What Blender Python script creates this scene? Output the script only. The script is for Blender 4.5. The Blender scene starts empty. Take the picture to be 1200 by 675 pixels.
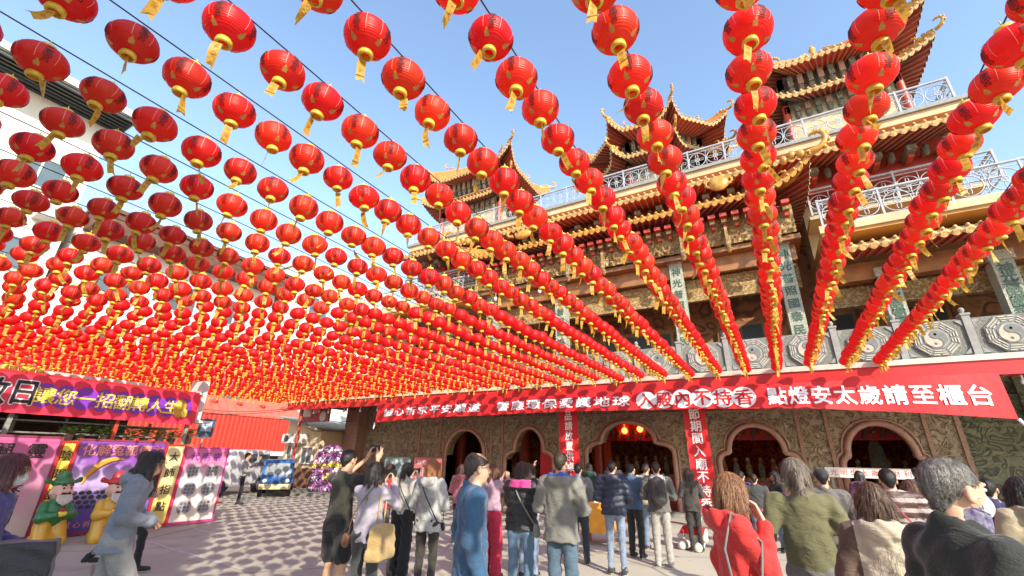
import bpy, bmesh, math, random
import numpy as np
from mathutils import Vector, Matrix
from math import sin, cos, pi, radians as R

scene = bpy.context.scene
col = scene.collection
# ---------------------------------------------------------------- camera
F_PX, PITCH, ROLL, YAW, CAM_H = 508.0, R(21.4), R(1.25), R(29.7), 1.68
fw0 = np.array([-sin(YAW), cos(YAW), 0]); rt0 = np.array([cos(YAW), sin(YAW), 0]); up0 = np.array([0, 0, 1.])
FWD = fw0 * cos(PITCH) + up0 * sin(PITCH)
_up = -fw0 * sin(PITCH) + up0 * cos(PITCH)
RGT = rt0 * cos(ROLL) + _up * sin(ROLL)
UPV = -rt0 * sin(ROLL) + _up * cos(ROLL)
cam_data = bpy.data.cameras.new('camera'); cam = bpy.data.objects.new('camera', cam_data); col.objects.link(cam)
cam.matrix_world = Matrix(((RGT[0], UPV[0], -FWD[0], 0), (RGT[1], UPV[1], -FWD[1], 0), (RGT[2], UPV[2], -FWD[2], CAM_H), (0, 0, 0, 1)))
cam_data.sensor_width = 36; cam_data.lens = 36 * F_PX / 1200; cam_data.clip_start = 0.05; cam_data.clip_end = 3000
scene.camera = cam
# ---------------------------------------------------------------- sky, sun, exposure
SUN_EL = R(29); SUN_AZ = np.array([0.82, -0.57])
w = bpy.data.worlds.new('World'); scene.world = w; w.use_nodes = True
nt = w.node_tree; bg = nt.nodes['Background']
sky = nt.nodes.new('ShaderNodeTexSky'); sky.sky_type = 'NISHITA'; sky.sun_disc = False
sky.sun_elevation = SUN_EL; sky.sun_rotation = math.atan2(SUN_AZ[0], SUN_AZ[1])
sky.air_density = 1.15; sky.dust_density = 0.5; sky.ozone_density = 1.0
nt.links.new(sky.outputs[0], bg.inputs[0]); bg.inputs[1].default_value = 0.15
sun_d = bpy.data.lights.new('sun', 'SUN'); sun = bpy.data.objects.new('sun', sun_d); col.objects.link(sun)
sun_d.energy = 3.1; sun_d.angle = R(0.5); sun_d.color = (1.0, 0.90, 0.76)
sd = Vector((SUN_AZ[0] * cos(SUN_EL), SUN_AZ[1] * cos(SUN_EL), sin(SUN_EL)))
sun.rotation_euler = sd.to_track_quat('Z', 'Y').to_euler(); sun.location = (20, -14, 30)
scene.view_settings.view_transform = 'Standard'; scene.view_settings.look = 'None'
scene.view_settings.exposure = 1.42; scene.view_settings.gamma = 1.0
scene.render.engine = 'CYCLES'
scene.cycles.max_bounces = 7; scene.cycles.diffuse_bounces = 4; scene.cycles.transparent_max_bounces = 4
scene.cycles.use_denoising = True

rng = random.Random(7)
# ---------------------------------------------------------------- materials
MATS = {}
def mat(name, color, rough=0.7, var=0.0, scale=3.0, color2=None, bump=0.0, bscale=20.0, metal=0.0, transl=0.0, emit=0.0, detail=4.0, spec=0.5, sheen=0.0, stretch=None):
    if name in MATS: return MATS[name]
    m = bpy.data.materials.new(name); m.use_nodes = True; t = m.node_tree; N = t.nodes; L = t.links
    b = N['Principled BSDF']; b.inputs['Roughness'].default_value = rough; b.inputs['Metallic'].default_value = metal
    b.inputs['Specular IOR Level'].default_value = spec
    if sheen: b.inputs['Sheen Weight'].default_value = sheen
    c = (*color, 1); src = None
    tc = N.new('ShaderNodeTexCoord'); vec = tc.outputs['Object']
    if stretch:
        mp = N.new('ShaderNodeMapping'); mp.inputs['Scale'].default_value = stretch; L.new(vec, mp.inputs[0]); vec = mp.outputs[0]
    if var or color2:
        nz = N.new('ShaderNodeTexNoise'); nz.inputs['Scale'].default_value = scale; nz.inputs['Detail'].default_value = detail; L.new(vec, nz.inputs['Vector'])
        mr = N.new('ShaderNodeMapRange'); mr.inputs[1].default_value = 0.3; mr.inputs[2].default_value = 0.7; L.new(nz.outputs[0], mr.inputs[0])
        mx = N.new('ShaderNodeMix'); mx.data_type = 'RGBA'; L.new(mr.outputs[0], mx.inputs[0])
        if color2 is None: color2 = tuple(max(0, k * (1 - var)) for k in color)
        mx.inputs[6].default_value = c; mx.inputs[7].default_value = (*color2, 1)
        L.new(mx.outputs[2], b.inputs['Base Color']); src = mx.outputs[2]
    else: b.inputs['Base Color'].default_value = c
    if bump:
        n2 = N.new('ShaderNodeTexNoise'); n2.inputs['Scale'].default_value = bscale; n2.inputs['Detail'].default_value = 3; L.new(vec, n2.inputs['Vector'])
        bp = N.new('ShaderNodeBump'); bp.inputs['Strength'].default_value = bump; bp.inputs['Distance'].default_value = 0.02; L.new(n2.outputs[0], bp.inputs['Height']); L.new(bp.outputs[0], b.inputs['Normal'])
    if transl:
        tr = N.new('ShaderNodeBsdfTranslucent'); ms = N.new('ShaderNodeMixShader'); ms.inputs[0].default_value = transl
        if src: L.new(src, tr.inputs[0])
        else: tr.inputs[0].default_value = c
        L.new(b.outputs[0], ms.inputs[1]); L.new(tr.outputs[0], ms.inputs[2]); L.new(ms.outputs[0], N['Material Output'].inputs[0])
    if emit:
        b.inputs['Emission Color'].default_value = c; b.inputs['Emission Strength'].default_value = emit
    MATS[name] = m; return m

def carved(name, base, dark, scale=2.2, line=0.06, bump=0.6, light=None):
    """stone or gilded relief: scrolling lines and bosses"""
    m = bpy.data.materials.new(name); m.use_nodes = True; t = m.node_tree; N = t.nodes; L = t.links; b = N['Principled BSDF']
    b.inputs['Roughness'].default_value = 0.75
    tc = N.new('ShaderNodeTexCoord'); nz = N.new('ShaderNodeTexNoise'); nz.inputs['Scale'].default_value = scale * .55; nz.inputs['Detail'].default_value = 1.5
    L.new(tc.outputs['Object'], nz.inputs['Vector'])
    ad = N.new('ShaderNodeVectorMath'); ad.operation = 'MULTIPLY_ADD'; ad.inputs[1].default_value = (2.4, 2.4, 2.4); L.new(nz.outputs['Color'], ad.inputs[0]); L.new(tc.outputs['Object'], ad.inputs[2])
    vo = N.new('ShaderNodeTexVoronoi'); vo.inputs['Scale'].default_value = scale; L.new(ad.outputs[0], vo.inputs['Vector'])
    sc = N.new('ShaderNodeMath'); sc.operation = 'MULTIPLY'; sc.inputs[1].default_value = 13; L.new(vo.outputs['Distance'], sc.inputs[0])
    sn = N.new('ShaderNodeMath'); sn.operation = 'SINE'; L.new(sc.outputs[0], sn.inputs[0])
    mr = N.new('ShaderNodeMapRange'); mr.inputs[1].default_value = -.85; mr.inputs[2].default_value = -.85 + line * 9; L.new(sn.outputs[0], mr.inputs[0])
    n2 = N.new('ShaderNodeTexNoise'); n2.inputs['Scale'].default_value = scale * 4; n2.inputs['Detail'].default_value = 5; L.new(ad.outputs[0], n2.inputs['Vector'])
    m2 = N.new('ShaderNodeMapRange'); m2.inputs[1].default_value = 0.38; m2.inputs[2].default_value = 0.62; L.new(n2.outputs[0], m2.inputs[0])
    mu = N.new('ShaderNodeMath'); mu.operation = 'MULTIPLY'; L.new(mr.outputs[0], mu.inputs[0])
    m3 = N.new('ShaderNodeMapRange'); m3.inputs[3].default_value = 0.55; L.new(m2.outputs[0], m3.inputs[0]); L.new(m3.outputs[0], mu.inputs[1])
    mx = N.new('ShaderNodeMix'); mx.data_type = 'RGBA'; L.new(mu.outputs[0], mx.inputs[0]); mx.inputs[6].default_value = (*dark, 1); mx.inputs[7].default_value = (*base, 1)
    out = mx.outputs[2]
    if light:
        n4 = N.new('ShaderNodeTexNoise'); n4.inputs['Scale'].default_value = scale * 1.7; L.new(tc.outputs['Object'], n4.inputs['Vector'])
        m5 = N.new('ShaderNodeMapRange'); m5.inputs[1].default_value = .5; m5.inputs[2].default_value = .62; L.new(n4.outputs[0], m5.inputs[0])
        my = N.new('ShaderNodeMix'); my.data_type = 'RGBA'; L.new(m5.outputs[0], my.inputs[0]); L.new(out, my.inputs[6]); my.inputs[7].default_value = (*light, 1); out = my.outputs[2]
    L.new(out, b.inputs['Base Color'])
    bp = N.new('ShaderNodeBump'); bp.inputs['Strength'].default_value = bump; bp.inputs['Distance'].default_value = 0.05; L.new(mu.outputs[0], bp.inputs['Height']); L.new(bp.outputs[0], b.inputs['Normal'])
    MATS[name] = m; return m

def tag(o, label=None, cat=None, group=None, kind=None):
    if label: o['label'] = label
    if cat: o['category'] = cat
    if group: o['group'] = group
    if kind: o['kind'] = kind
    return o
def empty(name, loc=(0, 0, 0), rz=0.0, label=None, cat=None, group=None):
    o = bpy.data.objects.new(name, None); col.objects.link(o); o.location = loc; o.rotation_euler = (0, 0, rz); o.empty_display_size = .1
    return tag(o, label, cat, group)

class MB:
    """collects shapes and links them as one mesh object"""
    def __init__(s): s.v = []; s.f = []; s.m = []; s.mi = 0; s.sm = []; s.smooth = False
    def add(s, vs, fs, mi=None, smooth=None):
        b = len(s.v); s.v.extend([tuple(map(float, p)) for p in vs])
        for f in fs: s.f.append(tuple(i + b for i in f)); s.m.append(s.mi if mi is None else mi); s.sm.append(s.smooth if smooth is None else smooth)
        return s
    def box(s, x0, x1, y0, y1, z0, z1, mi=None, M=None):
        vs = [(x, y, z) for z in (z0, z1) for y in (y0, y1) for x in (x0, x1)]
        if M is not None: vs = [tuple(M @ Vector(p)) for p in vs]
        return s.add(vs, [(0, 2, 3, 1), (4, 5, 7, 6), (0, 1, 5, 4), (2, 6, 7, 3), (0, 4, 6, 2), (1, 3, 7, 5)], mi, False)
    def tube(s, pts, r, n=8, mi=None, cap=True, closed=False, flat=1.0):
        pts = [np.array(p, float) for p in pts]; k = len(pts); rs = r if hasattr(r, '__len__') else [r] * k
        vs = []; prev = None
        for i, p in enumerate(pts):
            a = pts[i - 1] if (i or closed) else p; c = pts[(i + 1) % k] if (i < k - 1 or closed) else p
            d = c - a; d = d / (np.linalg.norm(d) + 1e-9)
            if prev is None:
                h = np.array([0, 0, 1.]) if abs(d[2]) < .9 else np.array([1., 0, 0]); u = np.cross(d, h); u /= np.linalg.norm(u)
            else:
                u = prev - d * (prev @ d); u /= np.linalg.norm(u) + 1e-9
            prev = u; q = np.cross(d, u)
            for j in range(n):
                t = 2 * pi * j / n; vs.append(p + (u * cos(t) + q * sin(t) * flat) * rs[i])
        fs = []
        for i in range(k if closed else k - 1):
            for j in range(n):
                a, b2 = i * n + j, i * n + (j + 1) % n; c, d2 = ((i + 1) % k) * n + (j + 1) % n, ((i + 1) % k) * n + j
                fs.append((a, b2, c, d2))
        s.add(vs, fs, mi, True)
        if cap and not closed:
            s.add(vs[:n], [tuple(reversed(range(n)))], mi, False); s.add(vs[-n:], [tuple(range(n))], mi, False)
        return s
    def cyl(s, p0, p1, r, r2=None, n=16, mi=None): return s.tube([p0, p1], [r, r if r2 is None else r2], n, mi)
    def lathe(s, prof, n=24, c=(0, 0, 0), mi=None, sy=1.0, M=None):
        vs = []
        for (r, z) in prof:
            for j in range(n): t = 2 * pi * j / n; vs.append((c[0] + r * cos(t), c[1] + r * sin(t) * sy, c[2] + z))
        if M is not None: vs = [tuple(M @ Vector(p)) for p in vs]
        fs = [(i * n + j, i * n + (j + 1) % n, (i + 1) * n + (j + 1) % n, (i + 1) * n + j) for i in range(len(prof) - 1) for j in range(n)]
        return s.add(vs, fs, mi, True)
    def ell(s, c, r, n=16, k=10, mi=None, M=None):
        vs = []
        for i in range(k + 1):
            a = -pi / 2 + pi * i / k
            for j in range(n): t = 2 * pi * j / n; vs.append((c[0] + r[0] * cos(a) * cos(t), c[1] + r[1] * cos(a) * sin(t), c[2] + r[2] * sin(a)))
        if M is not None: vs = [tuple(M @ Vector(p)) for p in vs]
        return s.add(vs, [(i * n + j, i * n + (j + 1) % n, (i + 1) * n + (j + 1) % n, (i + 1) * n + j) for i in range(k) for j in range(n)], mi, True)
    def prism(s, poly, y0, y1, mi=None):
        """poly in (x, z), extruded along y"""
        n = len(poly); vs = [(x, y0, z) for x, z in poly] + [(x, y1, z) for x, z in poly]
        fs = [tuple(range(n)), tuple(reversed(range(n, 2 * n)))] + [(i, i + n, (i + 1) % n + n, (i + 1) % n) for i in range(n)]
        return s.add(vs, fs, mi, False)
    def grid(s, P, mi=None, smooth=True, flip=False):
        P = np.asarray(P, float); a, b = P.shape[:2]
        fs = [(i * b + j, i * b + j + 1, (i + 1) * b + j + 1, (i + 1) * b + j) for i in range(a - 1) for j in range(b - 1)]
        if flip: fs = [tuple(reversed(f)) for f in fs]
        return s.add(P.reshape(-1, 3), fs, mi, smooth)
    def merge(s, o, M=None, mi=None):
        b = len(s.v); s.v.extend([tuple(M @ Vector(p)) for p in o.v] if M is not None else o.v)
        s.f.extend([tuple(i + b for i in f) for f in o.f]); s.m.extend(o.m if mi is None else [mi] * len(o.m)); s.sm.extend(o.sm); return s
    def mesh(s, name, mats):
        me = bpy.data.meshes.new(name); me.from_pydata(s.v, [], s.f)
        for m in (mats if isinstance(mats, (list, tuple)) else [mats]): me.materials.append(m)
        me.polygons.foreach_set('material_index', s.m); me.polygons.foreach_set('use_smooth', s.sm); me.update(); return me
    def build(s, name, mats, parent=None, loc=None):
        o = bpy.data.objects.new(name, s.mesh(name, mats)); col.objects.link(o)
        if parent: o.parent = parent
        if loc is not None: o.location = loc
        return o

def local(parent, mb):
    """turn world coordinates into the parent's own frame (parents carry no scale)"""
    Mi = (Matrix.Translation(parent.location) @ Matrix.Rotation(parent.rotation_euler.z, 4, 'Z')).inverted()
    mb.v = [tuple(Mi @ Vector(p)) for p in mb.v]; return mb
def wpart(name, mb, mats, parent): return local(parent, mb).build(name, mats, parent)

# ---- lettering: flat glyph outlines turned into mesh data
_txt = {}
def glyphs(s, size=1.0, bold=0.0, depth=0.0):
    key = (s, bold, depth)
    if key not in _txt:
        c = bpy.data.curves.new('lettering', 'FONT'); c.body = s; c.align_x = 'CENTER'; c.align_y = 'CENTER'; c.offset = bold; c.extrude = depth; c.resolution_u = 2
        o = bpy.data.objects.new('lettering', c); col.objects.link(o)
        bpy.context.view_layer.update()
        me = bpy.data.meshes.new_from_object(o.evaluated_get(bpy.context.evaluated_depsgraph_get()))
        v = np.array([q.co for q in me.vertices]).reshape(-1, 3); f = [tuple(p.vertices) for p in me.polygons]
        bpy.data.objects.remove(o); bpy.data.meshes.remove(me); bpy.data.curves.remove(c)
        if len(v): v[:, 0] -= (v[:, 0].min() + v[:, 0].max()) / 2; v[:, 1] -= (v[:, 1].min() + v[:, 1].max()) / 2
        _txt[key] = (v, f)
    v, f = _txt[key]; return v * size, f
def strike(s, size=1.0, bold=0.0):
    """a heavier character: the outline struck five times, each a hair in front of the last"""
    v, f = glyphs(s, size); v3 = np.c_[v[:, :2], np.zeros(len(v))] if len(v) else v
    if not bold or not len(v): return v3, f
    V = []; Fs = []
    for i, (dx, dy) in enumerate(((0, 0), (1, 0), (-1, 0), (0, 1), (0, -1), (.7, .7), (-.7, -.7), (.7, -.7), (-.7, .7))):
        q = v3.copy(); q[:, 0] += dx * bold * size; q[:, 1] += dy * bold * size; q[:, 2] = i * .0007; Fs += [tuple(j + len(V) * len(v3) for j in g) for g in f]; V.append(q)
    return np.vstack(V), Fs
def write(mb, s, origin, ux, uy, size, pitch=None, vertical=False, bold=0.0, mi=None, wide=1.0, start_center=True, warp=None):
    """put a line of characters on a plane (origin = middle of the line)"""
    o, ux, uy = (np.array(k, float) for k in (origin, ux, uy)); n = len(s); pitch = pitch or size * 1.05
    for i, ch in enumerate(s):
        if ch == ' ': continue
        v, f = strike(ch, size, bold); nrm = np.cross(ux, uy)
        k = (i - (n - 1) / 2) * pitch
        c = o - uy * k if vertical else o + ux * k
        P = c + np.outer(v[:, 0] * wide, ux) + np.outer(v[:, 1], uy) + np.outer(v[:, 2], nrm)
        if warp is not None: P = np.array([warp(p) for p in P])
        mb.add(P, f, mi, False)
# ================================================================ ground
def ground_material():
    m = bpy.data.materials.new('paving'); m.use_nodes = True; t = m.node_tree; N = t.nodes; L = t.links; b = N['Principled BSDF']; b.inputs['Roughness'].default_value = .85
    tc = N.new('ShaderNodeTexCoord'); v = tc.outputs['Object']
    def noise(s, d=4): n = N.new('ShaderNodeTexNoise'); n.inputs['Scale'].default_value = s; n.inputs['Detail'].default_value = d; L.new(v, n.inputs['Vector']); return n.outputs[0]
    def rng_(src, a, c, lo=0, hi=1): r = N.new('ShaderNodeMapRange'); r.inputs[1].default_value = a; r.inputs[2].default_value = c; r.inputs[3].default_value = lo; r.inputs[4].default_value = hi; L.new(src, r.inputs[0]); return r.outputs[0]
    def mix(f, a, c):
        x = N.new('ShaderNodeMix'); x.data_type = 'RGBA'; L.new(f, x.inputs[0])
        for i, q in ((6, a), (7, c)):
            if isinstance(q, tuple): x.inputs[i].default_value = (*q, 1)
            else: L.new(q, x.inputs[i])
        return x.outputs[2]
    base = mix(rng_(noise(.35), .35, .65), (.47, .455, .37), (.37, .36, .295))
    base = mix(rng_(noise(60, 2), .35, .65), base, (.42, .39, .31))
    base = mix(rng_(noise(.12, 5), .45, .6, 0, .45), base, (.31, .285, .23))
    base = mix(rng_(noise(7, 3), .66, .70, 0, .5), base, (.24, .21, .17))
    base = mix(rng_(noise(1.3, 6), .56, .70, 0, .7), base, (.27, .235, .19))       # old stains
    vo = N.new('ShaderNodeTexVoronoi'); vo.feature = 'DISTANCE_TO_EDGE'; vo.inputs['Scale'].default_value = .16; L.new(v, vo.inputs['Vector'])
    base = mix(rng_(vo.outputs['Distance'], .002, .006, .6, 0), base, (.10, .095, .09))   # cracks
    L.new(base, b.inputs['Base Color'])
    bp = N.new('ShaderNodeBump'); bp.inputs['Strength'].default_value = .25; bp.inputs['Distance'].default_value = .01; L.new(noise(90, 3), bp.inputs['Height']); L.new(bp.outputs[0], b.inputs['Normal'])
    return m
g = MB(); g.box(-900, 900, -900, 900, -1.0, 0.0); tag(g.build('ground', ground_material()), kind='structure')
m_paint = mat('worn_road_paint', (.55, .53, .48), .8, .35, 6)
g = MB()
g.add([(-13.2, 5.15, .004), (-7.4, 4.75, .004), (-7.4, 4.82, .004), (-13.2, 5.22, .004)], [(0, 1, 2, 3)])
g.add([(-11.9, 6.3, .004), (-9.4, 6.2, .004), (-9.4, 6.27, .004), (-11.9, 6.37, .004)], [(0, 1, 2, 3)])
tag(g.build('parking_lines', m_paint), kind='structure')

# ================================================================ temple
STONE = carved('carved_wall_stone', (.38, .305, .19), (.16, .12, .07), 2.9, .075, .9, light=(.40, .34, .24))
STONE2 = carved('carved_grey_stone', (.30, .31, .27), (.15, .16, .14), 9, .10, .7)
REDSTONE = mat('reddish_granite', (.38, .22, .15), .6, .4, 14, bump=.2)
PINK = mat('pink_stone_moulding', (.46, .27, .20), .55, .25, 5)
GREYST = mat('grey_stone', (.27, .28, .26), .7, .3, 8, bump=.25)
DARKST = mat('dark_slate', (.045, .055, .055), .55, .3, 6)
COLUMN = carved('pale_column_stone', (.58, .56, .44), (.20, .27, .22), 7, .12, .6)
TILE = mat('orange_glazed_tile', (.68, .21, .04), .32, .35, 5, spec=.6)
TILEGOLD = mat('gold_glazed_tile', (.62, .31, .05), .35, .5, 7, spec=.5)
CREAM = mat('cream_tile_ends', (.66, .40, .15), .45, .55, 8)
REDWOOD = mat('red_painted_wood', (.50, .06, .03), .45, .3, 4)
BROWN = mat('brown_timber', (.34, .15, .05), .5, .45, 3, bump=.15)
GOLD = carved('gilded_carving', (.70, .46, .12), (.28, .10, .03), 6, .14, 1.0, light=(.60, .54, .34))
GREENGOLD = carved('painted_carving', (.58, .52, .34), (.20, .14, .09), 7, .16, 1.0, light=(.30, .40, .36))
CREAMWALL = mat('cream_render', (.58, .44, .25), .7, .3, 1.6)
TAN = mat('tan_painted_soffit', (.50, .27, .09), .6, .25, 1.5)
WHITEMETAL = mat('silver_grey_railing_paint', (.42, .44, .48), .4, .35, 5)
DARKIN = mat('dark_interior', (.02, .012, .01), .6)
REDFAB = mat('red_banner_cloth', (.60, .012, .016), .6, .2, 1.2, bump=.55, bscale=2.6, stretch=(1.6, 1, .7))
REDSHEET = mat('red_painted_sheet', (.60, .02, .02), .4, .22, 2)
WHITEINK = mat('white_lettering', (.82, .80, .80), .6)
BLACKINK = mat('black_lettering', (.015, .012, .015), .6)

temple = empty('temple', (-4.6, 17, 0), label='ornate multi-storey temple with orange tiled pavilions, carved arches and white balcony railings', cat='temple')

def trilobe(xc, W, zs, d, zc, zt, n=9):
    """outline of a three-lobed arch, left foot to right foot, x never decreasing"""
    pts = [(xc - W, 0.0)]
    for i in range(n): a = pi - (pi / 2) * i / (n - 1) * .95; pts.append((xc - d + (W - d) * cos(a), zs + (zc - zs) * sin(a)))
    pts.append((xc - d, zc + .02))
    for i in range(2 * n): a = pi - pi * (i + .5) / (2 * n); pts.append((xc + d * cos(a), zc + .04 + (zt - zc) * sin(a)))
    r = [(2 * xc - x, z) for x, z in reversed(pts[:n + 2])]
    return pts + r
def plain_arch(xc, W, zs, zt, n=14):
    return [(xc - W, 0.0)] + [(xc + W * cos(pi - pi * i / n), zs + (zt - zs) * sin(pi * i / n)) for i in range(n + 1)] + [(xc + W, 0.0)]
WY, WT, TOPZ = 17.0, .55, 4.25
arches = [plain_arch(-11.95, 1.05, 1.75, 2.85), trilobe(-8.72, 1.12, 1.62, .68, 1.95, 2.85), trilobe(-4.6, 1.62, 1.95, 1.0, 2.3, 3.0),
          trilobe(-.42, 1.14, 1.7, .80, 2.0, 2.82), trilobe(2.78, .98, 1.62, .80, 1.92, 2.82)]
mb = MB(); x = -19.0
for A in arches:
    xl, xr = A[0][0], A[-1][0]
    mb.box(x, xl, WY, WY + WT, 0, TOPZ)
    for (xa, za), (xb, zb) in zip(A[:-1], A[1:]):
        if xb - xa > 1e-4: mb.add([(xa, WY, za), (xb, WY, zb), (xb, WY, TOPZ), (xa, WY, TOPZ)], [(0, 1, 2, 3)])
        mb.add([(xa, WY, za), (xb, WY, zb), (xb, WY + WT, zb), (xa, WY + WT, za)], [(3, 2, 1, 0)])
    x = xr
mb.box(x, 4.7, WY, WY + WT, 0, TOPZ)
wpart('carved_wall', mb, STONE, temple)
for A in arches:
    t = MB(); t.tube([(x, WY - .03, z) for x, z in A], .085, 8, flat=1.0)
    t.tube([(x + (.13 if x > (A[0][0] + A[-1][0]) / 2 else -.13), WY - .015, z + (.1 if z > 1 else 0)) for x, z in A], .03, 6)
    wpart('arch_moulding', t, PINK, temple)
for x in (-18.2, -14.6, -13.35, -10.55, -10.0, -7.35, -6.9, -2.45, -2.0, .86, 1.62, 3.93, 4.62):
    t = MB(); t.box(x - .05, x + .05, WY - .05, WY - .003, 0, 4.2); wpart('wall_rib', t, REDSTONE, temple)
for z, h in ((3.28, .07), (1.02, .06)):
    for xa, xb in ((-18.3, -13.2), (-10.75, -9.95), (-7.5, -6.35), (-2.85, -1.68), (.84, 1.68), (3.9, 4.65)) if z < 2 else ((-18.3, 4.65),):
        t = MB(); t.box(xa, xb, WY - .04, WY - .0035, z, z + h); wpart('string_course', t, REDSTONE, temple)
mb = MB()   # flanking bay on the right, set back, with string courses
mb.box(4.75, 14, 17.6, 18, 0, 4.25)
for z in (.9, 2.0, 2.75, 3.5): mb.box(4.75, 14, 17.5, 17.597, z, z + .12)
for x in (6.2, 8.0, 9.8): mb.box(x, x + .3, 17.45, 17.597, 0, 4.2)
wpart('flanking_wall', mb, carved('green_grey_relief', (.20, .20, .12), (.07, .075, .05), 2.5, .08, .7), temple)
mb = MB(); mb.box(-19.25, -18.3, 16.45, 17.0, 0, 4.25); mb.box(-19.35, -18.2, 16.35, 17.05, 0, .5); wpart('corner_pillar', mb, REDSTONE, temple)
mb = MB(); mb.box(-19.8, 5.2, 16.1, 17, 0, .12); wpart('plinth_step', mb, GREYST, temple)
# hall behind the arches
mb = MB(); mb.box(-19, 6, 23, 23.2, 0, 4.2); mb.box(-19, -18.8, 17.55, 23, 0, 4.2); mb.box(5.8, 6, 18.1, 23, 0, 4.2); mb.box(-18.8, 5.8, 17.55, 23, 4.0, 4.2)
wpart('hall_interior', mb, carved('hall_altar_wall', (.42, .15, .04), (.10, .02, .012), 2.5, .2, .5), temple)
for x in (-14, -10.3, -6.6, -2.4, 1.4):
    mb = MB(); mb.cyl((x, 19.6, 0), (x, 19.6, 4), .26, n=18); wpart('hall_column', mb, REDWOOD, temple)
for xc, yy in ((-4.6, 19.6), (-.4, 18.8), (2.8, 18.9)):     # gilded altar screens seen through the arches
    mb = MB(); mb.box(xc - 1.5, xc + 1.5, yy, yy + .5, 0, 1.1, 0); mb.box(xc - 1.6, xc + 1.6, yy - .2, yy + .5, 1.1, 1.2, 1)
    for k in range(7): mb.ell((xc - 1.2 + k * .4, yy, 1.45), (.11, .1, .27), 10, 6, 1 + k % 2); mb.ell((xc - 1.2 + k * .4, yy - .04, 1.78), (.07, .07, .09), 8, 6, 1)
    mb.box(xc - 1.7, xc + 1.7, yy - .3, yy - .1, 2.45, 3.3, 3); mb.box(xc - 1.7, xc - 1.4, yy - .3, yy - .1, 0, 2.45, 0); mb.box(xc + 1.4, xc + 1.7, yy - .3, yy - .1, 0, 2.45, 0)
    for k in range(14): mb.tube([(xc - 1.5 + k * .23, yy - .36, 2.5 + .12 * (k % 2)), (xc - 1.4 + k * .23, yy - .38, 2.75), (xc - 1.5 + k * .23, yy - .36, 3.0)], [.05, .06, .02], 5, 1 + (k % 3 == 0))
    wpart('altar_screen', mb, [REDWOOD, GOLD, GREENGOLD, REDFAB], temple)
LAMP = mat('warm_altar_lamp', (.9, .14, .03), .5, emit=3)
for x, y, z in [(-5.3, 19.2, 2.85), (-4.6, 19.0, 2.9), (-3.9, 19.2, 2.85), (-.9, 19, 2.6), (.1, 19.2, 2.6)]:
    mb = MB(); mb.lathe([(0, -.13), (.06, -.12), (.12, -.05), (.13, 0), (.12, .05), (.06, .12), (0, .13)], 12, (x, y, z)); mb.cyl((x, y, z + .12), (x, y, 4), .008, n=5); wpart('altar_lamp', mb, LAMP, temple)
mb = MB(); mb.box(-8.35, -7.75, 17.3, 17.42, 0, 2.7); wpart('door_leaf', mb, REDFAB, temple)
mb = MB(); mb.box(1.85, 3.75, 16.7, 17.3, 0, 1.0); mb.box(1.8, 3.8, 16.6, 17.3, 1.0, 1.07); wpart('service_counter', mb, BROWN, temple)
# goddess figures in the right arch
mb = MB(); mb.lathe([(0, 0), (.28, 0), (.3, .1), (.22, .5), (.2, .9), (.12, 1.1), (.09, 1.2), (0, 1.2)], 16, (2.95, 18.8, 1.3), sy=.7); mb.ell((2.95, 18.8, 2.6), (.1, .1, .13)); wpart('altar_statue', mb, GREENGOLD, temple)

# first gallery floor and balustrade with eight-trigram panels
mb = MB(); mb.box(-19.6, 12, 16.0, 22, 4.27, 4.5); wpart('gallery_floor', mb, GREYST, temple)
def bagua_panel():
    p = MB(); p.box(-.70, .70, 0, .16, 0, 1.08, 0)
    oc = lambda r, cz=.56: [(r * cos(pi / 8 + k * pi / 4), cz + r * sin(pi / 8 + k * pi / 4)) for k in range(8)]
    p.prism(oc(.53), -.045, 0, 1); p.prism(oc(.50), -.06, -.046, 2)
    p.prism([(x, z) for x, z in oc(.29)], -.075, -.0615, 1)
    for k in range(8):
        a = k * pi / 4; c, s = cos(a), sin(a)
        for j, r in enumerate((.455, .395, .335)):
            L_ = r * .34; br = (k >> j) & 1
            for (l0, l1) in ([(-L_, L_)] if br else [(-L_, -.03), (.03, L_)]):
                q = [(c * (r + d) - s * l, .56 + s * (r + d) + c * l) for d, l in ((-.014, l0), (-.014, l1), (.014, l1), (.014, l0))]
                p.prism(q[::-1], -.075, -.0615, 3)
    for sx in (-1, 1):
        for sz in (-1, 1): p.prism([(sx * .66, .56 + sz * .47), (sx * .66, .56 + sz * .30), (sx * .50, .56 + sz * .47)][::(1 if sx * sz < 0 else -1)], -.03, 0, 1)
    y = MB(); n = 24; R0 = .25; cz = .56
    arc = lambda cx_, cz_, r, a0, a1, m=12: [(cx_ + r * cos(a0 + (a1 - a0) * i / m), cz_ + r * sin(a0 + (a1 - a0) * i / m)) for i in range(m + 1)]
    y.prism(arc(0, cz, R0, -pi / 2, 3 * pi / 2, 32)[:-1], -.088, -.076, 0)
    dark = arc(0, cz, R0 * .96, -pi / 2, pi / 2, 16) + arc(0, cz + R0 * .48, R0 * .48, pi / 2, 3 * pi / 2, 10)[1:] + arc(0, cz - R0 * .48, R0 * .48, pi / 2, -pi / 2, 10)[1:-1]
    y.prism(dark, -.102, -.089, 1)
    y.prism(arc(0, cz - R0 * .48, R0 * .14, 0, 2 * pi, 12)[:-1], -.118, -.103, 0); y.prism(arc(0, cz + R0 * .48, R0 * .14, 0, 2 * pi, 12)[:-1], -.102, -.089, 1)
    return p, y
YELST = mat('pale_carved_stone', (.44, .42, .33), .7, .25, 10); GR2 = mat('mid_grey_stone', (.17, .19, .18), .7, .3, 9)
P, Y = bagua_panel()
pm = P.mesh('balustrade_panel', [STONE2, GREYST, GR2, YELST]); ym = Y.mesh('yin_yang_emblem', [YELST, GR2])
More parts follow.
